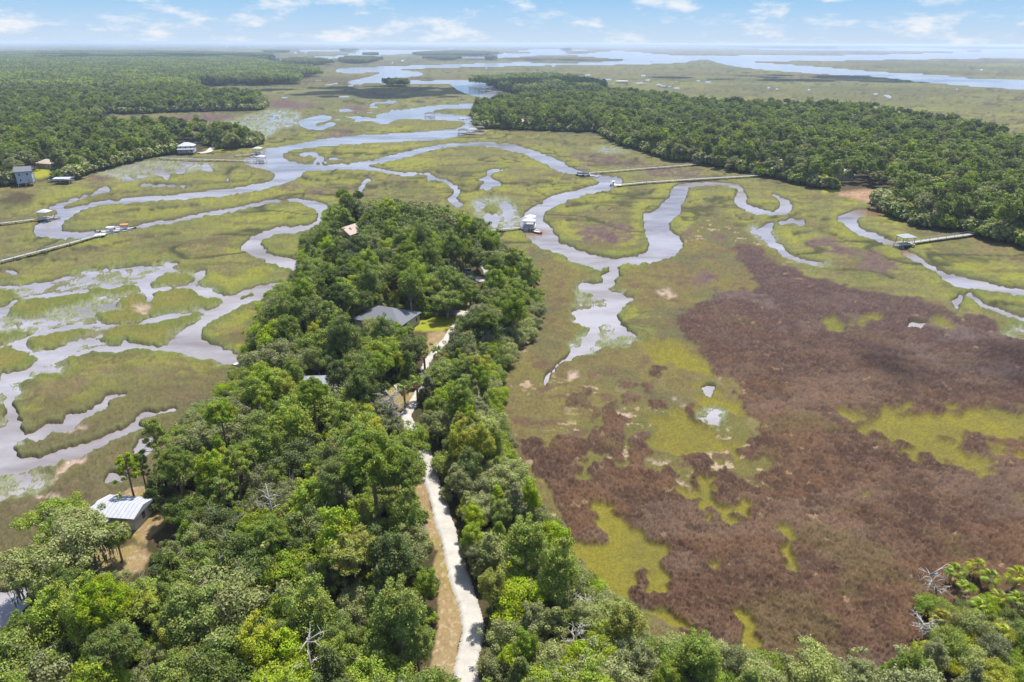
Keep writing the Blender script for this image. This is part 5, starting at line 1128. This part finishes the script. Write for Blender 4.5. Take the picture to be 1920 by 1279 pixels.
def dock(label, path, width, head=None, z=1.5, step=5.0, roof=None, rz=0, rail=True, tier=False, name='dock', group=None, mat='wood_pale', floats=()):
    pts = P(path); w = at(pts[:, 0], pts[:, 1], z); e = w[-1]
    o = empty(name, (e[0], e[1], 0)); label_thing(o, label, 'dock', group)
    loc = w - e
    for i in range(len(loc) - 1): walk(o, loc[i], loc[i + 1], width, z + .004 * i, step, rail, mat)
    if head:
        hw, hd = head; c, s = math.cos(R(rz)), math.sin(R(rz))
        m = MB().box(-hw / 2, -hd / 2, z + .02, hw / 2, hd / 2, z + .16); q = m.build('platform', M['wood'], o); q.rotation_euler = (0, 0, R(rz))
        for sx in (-1, 0, 1):
            for sy in (-1, 1):
                p = link('piling', PILE, o); a, b = sx * (hw / 2 - .2), sy * (hd / 2 - .2); p.location = (a * c - b * s, a * s + b * c, z - 1.45)
        if roof:
            rf = MB(); rf.add(*hip_roof(hw - .6, hd - .6, z + 2.9, 1.1, .4)); r_ = rf.build('roof', M[roof], o); r_.rotation_euler = (0, 0, R(rz))
            for sx in (-1, 1):
                for sy in (-1, 1):
                    a, b = sx * (hw / 2 - .5), sy * (hd / 2 - .5)
                    p = MB().box(a - .1, b - .1, z + .163, a + .1, b + .1, z + 2.897).build('post', M['wood'], o); p.rotation_euler = (0, 0, R(rz))
            if tier:
                m = MB().box(-hw / 2 + .3, hd / 2 + .1, z + .02, hw / 2 - .3, hd / 2 + 4.0, z + .16); q = m.build('platform', M['wood'], o); q.rotation_euler = (0, 0, R(rz))
                rf = MB(); rf.add(*hip_roof(hw - 1.2, 3.6, z + 3.6, .9, .3)); r_ = rf.build('roof', M[roof], o); v = Vector((0, hd / 2 + 2.0, 0)); v.rotate(Matrix.Rotation(R(rz), 3, 'Z')); r_.location = v; r_.rotation_euler = (0, 0, R(rz))
                for sx in (-1, 1):
                    for yy in (hd / 2 + .4, hd / 2 + 3.6):
                        a = sx * (hw / 2 - .8); p = MB().box(a - .1, yy - .1, z + .163, a + .1, yy + .1, z + 3.597).build('post', M['wood'], o); p.rotation_euler = (0, 0, R(rz))
    for f in floats:
        q = P(f); g = at(q[:, 0], q[:, 1], .4) - e; a, b = Vector((*g[0], 0)), Vector((*g[1], 0)); d = (b - a).normalized(); n = Vector((-d.y, d.x, 0)) * 1.3
        v = [a - n, b - n, b + n, a + n]
        MB().add([(p.x, p.y, -.15) for p in v] + [(p.x, p.y, .42) for p in v], [(0, 3, 2, 1), (4, 5, 6, 7), (0, 1, 5, 4), (1, 2, 6, 5), (2, 3, 7, 6), (3, 0, 4, 7)]).build('float', M['wood_pale'], o)
    return o
def boat(label, px, py, L_, rz, hull='hull_white', canopy=None, z=0.05, name='boat', console=True):
    p = at(px, py, .5); o = empty(name, (*p, z), R(rz)); label_thing(o, label, 'boat')
    B = L_ * .33; st = [(-.5, .85, 0.0), (-.2, 1.0, 0.0), (.15, .95, .03), (.35, .68, .1), (.5, .04, .25)]
    v, f = [], []
    for t, w, s in st: v += [(t * L_, -w * B / 2, .75 + s), (t * L_, -w * B / 2 * .7, -.1 + s * .6), (t * L_, w * B / 2 * .7, -.1 + s * .6), (t * L_, w * B / 2, .75 + s)]
    for i in range(4): f += [(i * 4 + k, i * 4 + k + 1, i * 4 + k + 5, i * 4 + k + 4) for k in range(3)]
    f += [(0, 3, 2, 1), (16, 17, 18, 19)]
    MB().add(v, f).build('hull', M[hull], o)
    d = []
    for t, w, s in st: d += [(t * L_ * .97, -w * B / 2 * .9, .55 + s), (t * L_ * .97, w * B / 2 * .9, .55 + s)]
    MB().add(d, [(i * 2, i * 2 + 1, i * 2 + 3, i * 2 + 2)[::-1] for i in range(4)]).build('deck', M['hull_white' if hull != 'hull_white' else 'concrete'], o)
    if console: c = MB().box(-.1 * L_, -.4, .57, .05 * L_, .4, 1.5).build('console', M['hull_white'], o); MB().box(.05 * L_ + .004, -.38, 1.1, .05 * L_ + .05, .38, 1.75).build('windscreen', M['glass'], c)
    e = MB().box(-.5 * L_ - .45, -.22, .1, -.5 * L_ + .02, .22, 1.15).build('outboard', M['rubber'], o)
    if canopy:
        cp = MB().box(-.22 * L_, -B * .42, 2.35, .14 * L_, B * .42, 2.45).build('canopy', M[canopy], o)
        for sx in (-.2, .12):
            for sy in (-1, 1): MB().tube([(sx * L_, sy * B * .38, .6), (sx * L_, sy * B * .38, 2.36)], [.03, .03], 5).build('pole', M['chrome'], cp)
    return o
dock('long dock with a white hip-roofed boathouse on the left river bend', "-120,432 0,419 86,409", 1.7, (4.8, 4.4), roof='metal_white', rz=-6)
boat('small white boat tied beside the white-roofed boathouse', 102, 409, 5.5, 8)
dock('longest left dock running over the marsh to a floating landing', "-120,520 0,490 128,457 188,440", 1.7, (4, 4), rz=16, floats=("186,439 247,429",))
boat('white open boat with a canopy alongside the floating landing', 210, 434, 8.5, 16, canopy='white')
boat('dark-hulled boat with an orange top at the end of the floating landing', 236, 429, 8.5, 16, 'hull_dark', 'orange')
boat('small white skiff tied at the start of the floating landing', 192, 433, 5.0, 16, console=False)
dock('long low dock from the left shore to a white-roofed pier head', "300,296 380,299 450,301 490,302", 1.8, (5.5, 5), roof='metal_white', rz=-4)
dock('white-roofed boathouse on short dock just above the low dock head', "440,292 470,289 484,286", 1.6, (6, 5), roof='metal_white', rz=-4)
boat('white boat moored between the two white-roofed pier heads', 478, 294, 7, 5)
dock('roofed double dock jutting into the bend beside the middle wood', "905,434 940,430 975,427 992,426", 1.7, (5.4, 4.2), roof='metal_white', rz=-8, tier=True, floats=("1003,430 1012,436",))
boat('maroon-decked boat lying beside the roofed double dock', 1007, 435, 6, -48, 'red', console=False)
dock('dock with a dark brown roofed shelter at the outer bend', "1308,308 1118,323 1094,325", 1.7, (8, 7), roof='shingle_dark', rz=-6, floats=("1102,328 1122,331",))
dock('long pale dock crossing the marsh beyond the narrow peninsula', "1425,329 1300,336 1210,342 1158,347", 2.2, (4, 4), rz=-8)
boat('small white boat at the end of the long pale dock', 1150, 346, 7, 60, canopy='white')
dock('short dock with a grey roofed head over the muddy right creek', "1832,438 1770,446 1706,455 1696,457", 2.0, (6, 5), roof='metal_grey', rz=10)
for s, l, hd, rf in (("905,252 872,250 868,250", 'nearest of three roofed docks in mid river, farthest left', (8, 7), 'shingle_dark'), ("910,250 886,249", 'middle one of the three roofed docks in mid river', (8, 6), 'metal_grey'), ("918,246 900,245", 'roofed dock closest to the wooded point in mid river', (8, 6), 'shingle_dark'),
                     ("920,228 898,226", 'wide white-roofed dock along the wooded point', (12, 7), 'metal_white'), ("934,233 918,231", 'white-roofed dock tucked against the trees of the wooded point', (11, 7), 'metal_white'), ("885,221 868,222", 'unroofed pale jetty at the tip of the wooded point', (7, 5), None), ("812,220 806,218", 'lone roofed dock upstream of the wooded point', (11, 7), 'shingle_dark'), ("945,173 912,170", 'long upstream dock by the dark wooded point', (14, 6), None),
                     ("930,163 922,161", 'grey-roofed dock at the near end of the dark wooded point', (10, 7), 'metal_grey'), ("1195,156 1166,155", 'white-roofed dock far out in the right marsh', (26, 14), 'metal_white'), ("1230,157 1200,156", 'low pale landing beside the white-roofed marsh dock', (24, 9), None), ("1262,163 1251,163", 'dark-roofed dock in the far marsh pool', (18, 10), 'shingle_dark')):
    dock(l, s, 2.0, hd, roof=rf, rz=float(rng.uniform(-10, 10)), step=9, rail=False, group='far docks along the upper river')
dock('short broken pier at the woods beside the lower left creek', "462,688 448,684 440,682", 1.3, None, z=.9, step=2.5, rail=False, mat='wood')
boat('tiny white motorboat far out on the sound', 1221, 115.4, 16, 10, canopy='white')
boat('white boat on its trailer in front of the left boat shelter', 105, 342, 8, 10, z=1.5)
boat('white boat on its trailer right of the left boat shelter', 127, 342, 8, -4, z=1.5)

# ---- car
def car(label, px, py, rz, paint):
    p = at(px, py, 1.2); z = 1.45; o = empty('parked_car', (*p, z), R(rz)); label_thing(o, label, 'car')
    def loft(secs, mat, name, par):
        v, f = [], []
        for x, hw, z0, z1 in secs: v += [(x, -hw, z0), (x, hw, z0), (x, hw * .96, z1), (x, -hw * .96, z1)]
        for i in range(len(secs) - 1): f += [(i * 4 + k, i * 4 + (k + 1) % 4, i * 4 + 4 + (k + 1) % 4, i * 4 + 4 + k) for k in range(4)]
        n = len(secs) * 4; f += [(3, 2, 1, 0), (n - 4, n - 3, n - 2, n - 1)]
        return MB().add(v, f).build(name, mat, par)
    b = loft([(-2.2, .8, .45, .85), (-2.05, .9, .32, 1.0), (-.9, .92, .3, 1.02), (1.0, .92, .3, .98), (2.0, .88, .32, .82), (2.25, .74, .42, .7)], M[paint], 'body', o)
    loft([(-1.9, .74, 1.0, 1.05), (-1.3, .78, 1.0, 1.5), (.2, .78, 1.0, 1.52), (1.05, .76, .98, 1.02)], M['glass'], 'windows', o)
    loft([(-1.35, .70, 1.49, 1.53), (-.5, .72, 1.51, 1.57), (.25, .70, 1.51, 1.55)], M[paint], 'roof', o)
    for sx in (-1.35, 1.4):
        for sy in (-1, 1):
            wv = [(0, 0, 0)]; w = MB().tube([(sx, sy * .93, .34), (sx, sy * .72, .34)], [.34, .34], 14).build('wheel', M['rubber'], o); MB().tube([(sx, sy * .945, .34), (sx, sy * .92, .34)], [.2, .2], 10).build('rim', M['chrome'], w)
    for sy in (-1, 1): MB().box(2.08, sy * .62 - .16, .62, 2.2, sy * .62 + .16, .76).build('headlight', M['chrome'], o)
    BUILT.append((*p, 2.5)); return o
car('silver car parked under trees beside the shell drive', 876, 512, 118, 'silver')

# ---- dead trees
def snag(label, px, py, h, spread, lean=(0, 0), seed=0, z=None, zc=None, name='dead_tree', dens=26):
    p = at(px, py, 1.0 if zc is None else zc); rs = random.Random(seed); o = empty(name, (*p, ground_z(*p) if z is None else z)); label_thing(o, label, 'dead tree')
    t = MB(); top = Vector((lean[0], lean[1], h)); t.tube([(0, 0, -.5), tuple(top * .5 + Vector((.1, 0, 0))), tuple(top)], [.22, .16, .06], 7); t.build('trunk', BONE, o, True)
    b = MB()
    for i in range(dens):
        s = top * rs.uniform(.3, 1.0); a = rs.uniform(0, 6.28); L_ = spread * rs.uniform(.5, 1.0); e = s + Vector((math.cos(a) * L_, math.sin(a) * L_, rs.uniform(-.1, .8) * L_)); m = s.lerp(e, .5) + Vector((rs.uniform(-.2, .2), rs.uniform(-.2, .2), .15 * L_))
        b.tube([tuple(s), tuple(m), tuple(e)], [.075, .05, .02], 5)
        for _ in range(3):
            q = m.lerp(e, rs.uniform(0, .9)); f = q + Vector((rs.uniform(-1, 1), rs.uniform(-1, 1), rs.uniform(-.2, .8))) * spread * .3; b.tube([tuple(q), tuple(f)], [.035, .012], 4)
    b.build('branches', BONE, o, True)
    CROWNS.append((p[0], p[1], spread * .3)); return o
def plant_dead():
    snag('bleached bare dead tree leaning over the brown rush beside the palms', 1762, 1118, 3.2, 2.6, (-1.8, 1.0), 1, dens=20)
    snag('white dead branches rising from the shrubs right of the brown rush', 1735, 1200, 2.6, 2.2, (-.8, .4), 2)
    snag('bare grey forked snag standing above the near canopy', 716, 1180, 10.5, 1.6, (0, .6), 3, dens=12)
    snag('large leafless silver-grey tree beside the first lane bend', 740, 815, 8.5, 3.2, (-.4, .2), 4, dens=70)
    snag('bare branched tree on the left of the lane above its shaded part', 782, 1030, 8, 2.4, (.3, .3), 5, dens=20)
    snag('bleached branches poking from the canopy at the lower edge', 590, 1330, 11, 2.6, (.2, .5), 6, dens=14)
    snag('pale forked dead limb among the oaks left of the near pines', 520, 1010, 10.5, 2.2, (-.5, .2), 7, dens=12)
    snag('bare tree at the marsh side of the wood right of the lane', 905, 668, 6, 2.6, (.3, 0), 8, dens=40)
    snag('low bleached dead tree at the marsh edge inside the middle wood', 1012, 590, 2.6, 2.0, (.6, -.2), 9, dens=14)
    snag('bare grey twigs among the shrubs beside the algae-green clearing', 1090, 1175, 4.8, 1.7, (.2, .2), 10, dens=24)
    snag('bleached dead branches among the shrubs below the algae-green clearing', 1075, 1240, 5.2, 1.9, (.2, .2), 11, dens=24)

# ---- clouds that shade parts of the marsh
def clouds():
    m = bpy.data.materials.new('cloud_white'); m.use_nodes = True; b = m.node_tree.nodes['Principled BSDF']; b.inputs['Base Color'].default_value = (.92, .93, .95, 1); b.inputs['Roughness'].default_value = 1; b.inputs['Specular IOR Level'].default_value = 0
    th = m.copy(); th.name = 'thin_cloud'; t = th.node_tree; tr = N(t, 'ShaderNodeBsdfTransparent'); mx = N(t, 'ShaderNodeMixShader'); mx.inputs[0].default_value = .15
    t.links.new(tr.outputs[0], mx.inputs[1]); t.links.new(t.nodes['Principled BSDF'].outputs[0], mx.inputs[2]); t.links.new(mx.outputs[0], t.nodes['Material Output'].inputs['Surface'])
    for n, (px, py, alt, rx, ry, lb) in enumerate(((705, 172, 900, 200, 150, 'flat cumulus cloud shading the marsh by the upper river'), (985, 168, 950, 190, 140, 'cumulus cloud shading the dark wooded point'), (1860, 694, 1000, 44, 20, 'small shred of cloud shading the brown rush'), (1540, 146, 1000, 420, 200, 'broad cumulus cloud over the right marsh'), (300, 112, 1000, 900, 500, 'broad cumulus cloud over the mainland forest'), (1010, 112, 1000, 500, 250, 'cumulus cloud over the upper marsh'))):
        p = at(px, py); t = alt / SUN_DIR.z; c = Vector((p[0], p[1], 0)) + SUN_DIR * t; rs = np.random.default_rng(50 + n)
        bm = bmesh.new(); r0 = min(rx, ry)
        for k in range(26):
            a, q = rs.random() * 6.28, math.sqrt(rs.random()); r = r0 * rs.uniform(.16, .42) * (1.15 - .6 * q)
            bmesh.ops.create_icosphere(bm, subdivisions=2, radius=r, matrix=Matrix.Translation((math.cos(a) * q * rx, math.sin(a) * q * ry, r * .5)))
        for v in bm.verts:
            v.co += Vector((vnoise(np.array([v.co.x / (r0 * .12)]), np.array([v.co.y / (r0 * .12)]), 3)[0] - .5, vnoise(np.array([v.co.z / (r0 * .12)]), np.array([v.co.y / (r0 * .12)]), 4)[0] - .5, 0)) * r0 * .16
            if v.co.z < 0: v.co.z *= .25
        me = bpy.data.meshes.new('cloud'); bm.to_mesh(me); bm.free(); me.materials.append(th if n == 2 else m); o = link('cloud', me); o.location = c
        me.polygons.foreach_set('use_smooth', [True] * len(me.polygons)); tag(o, lb, kind='stuff')

# ================================================================ PLANTING, NAMES
for a in (( 'white metal shed', 226, 948), ('grey-roofed house', 726, 594), ('pale metal roofs', 600, 722), ('silver car', 876, 512), ('brown-roofed cottage', 656, 436), ('shaded lane stretch', 838, 1000), ('bright lawn', 812, 606), ('bleached dead tree', 1762, 1100), ('forked grey snag', 716, 1110),
          ('double dock', 985, 428), ('brown-roofed dock', 1094, 324), ('long pale dock', 1425, 329), ('sandy bank', 1620, 372), ('white river house', 350, 290), ('blue-grey house', 44, 338), ('boat shelter', 119, 345), ('many-windowed house', 976, 240), ('muddy creek dock', 1832, 440),
          ('tan yard', 290, 960), ('green algae clearing', 1150, 1060), ('lane\'s near end', 872, 1279), ('silver-grey bare tree', 740, 815), ('broken pier', 450, 684), ('narrow river loop', 612, 400), ('wooded point docks', 915, 240), ('shell-drive fork', 800, 722), ('left marsh pools', 230, 890), ('dock root', 1308, 308), ('narrow flooded creek', 1085, 590)):
    p = at(a[1], a[2], 1.2); LAND.append((a[0], p[0], p[1]))
plant_dead(); plant_near(); plant_edges(); plant_far()
ORD = 'nearest second third fourth fifth sixth seventh eighth ninth tenth eleventh twelfth thirteenth fourteenth fifteenth sixteenth seventeenth eighteenth nineteenth twentieth'.split()
def name_trees():
    kinds = {'live_oak': 'live oak', 'broadleaf_tree': 'broadleaf tree', 'pine_tree': 'pine', 'cedar_tree': 'cedar', 'shrub': 'shrub', 'palm_tree': 'palm'}
    grp = {'live_oak': 'live oaks of the woods', 'broadleaf_tree': 'hardwood trees of the woods', 'pine_tree': 'pines of the woods', 'cedar_tree': 'cedars of the middle wood', 'shrub': 'shrubs along the marsh edge', 'palm_tree': 'cabbage palms'}
    B = {}
    for T in TREES:
        o, kind, hue, size, x, y = T
        n, lx, ly = min(LAND, key=lambda q: (q[1] - x) ** 2 + (q[2] - y) ** 2)
        d = math.hypot(lx, ly); ux, uy = lx / d, ly / d; dx, dy = x - lx, y - ly; fwd, rgt = dx * ux + dy * uy, dx * uy - dy * ux
        side = ('beyond' if fwd > 0 else 'before') if abs(fwd) > abs(rgt) else ('right of' if rgt > 0 else 'left of')
        B.setdefault((n, side, kind, hue, size), []).append((dx * dx + dy * dy, o))
    for (n, side, kind, hue, size), L_ in B.items():
        L_.sort(key=lambda q: q[0])
        for i, (_, o) in enumerate(L_):
            od = ORD[i] if i < 20 else f'{i + 1}th'
            lead = f'{size} {hue} {kinds[kind]}'.strip()
            if i == 0 and len(L_) == 1: s = f'{lead}, only one like it {side} the {n}'
            elif i == 0: s = f'{lead}, nearest of its like {side} the {n}'
            else: s = f'{lead}, {od} nearest of its like {side} the {n}'
            o['label'] = s; o['category'] = 'palm' if kind == 'palm_tree' else 'shrub' if kind == 'shrub' else 'tree'; o['group'] = grp[kind]
name_trees()
clouds()
make_haze()
print('trees', {k: v for k, v in N_KIND.items()}, len(TREES))
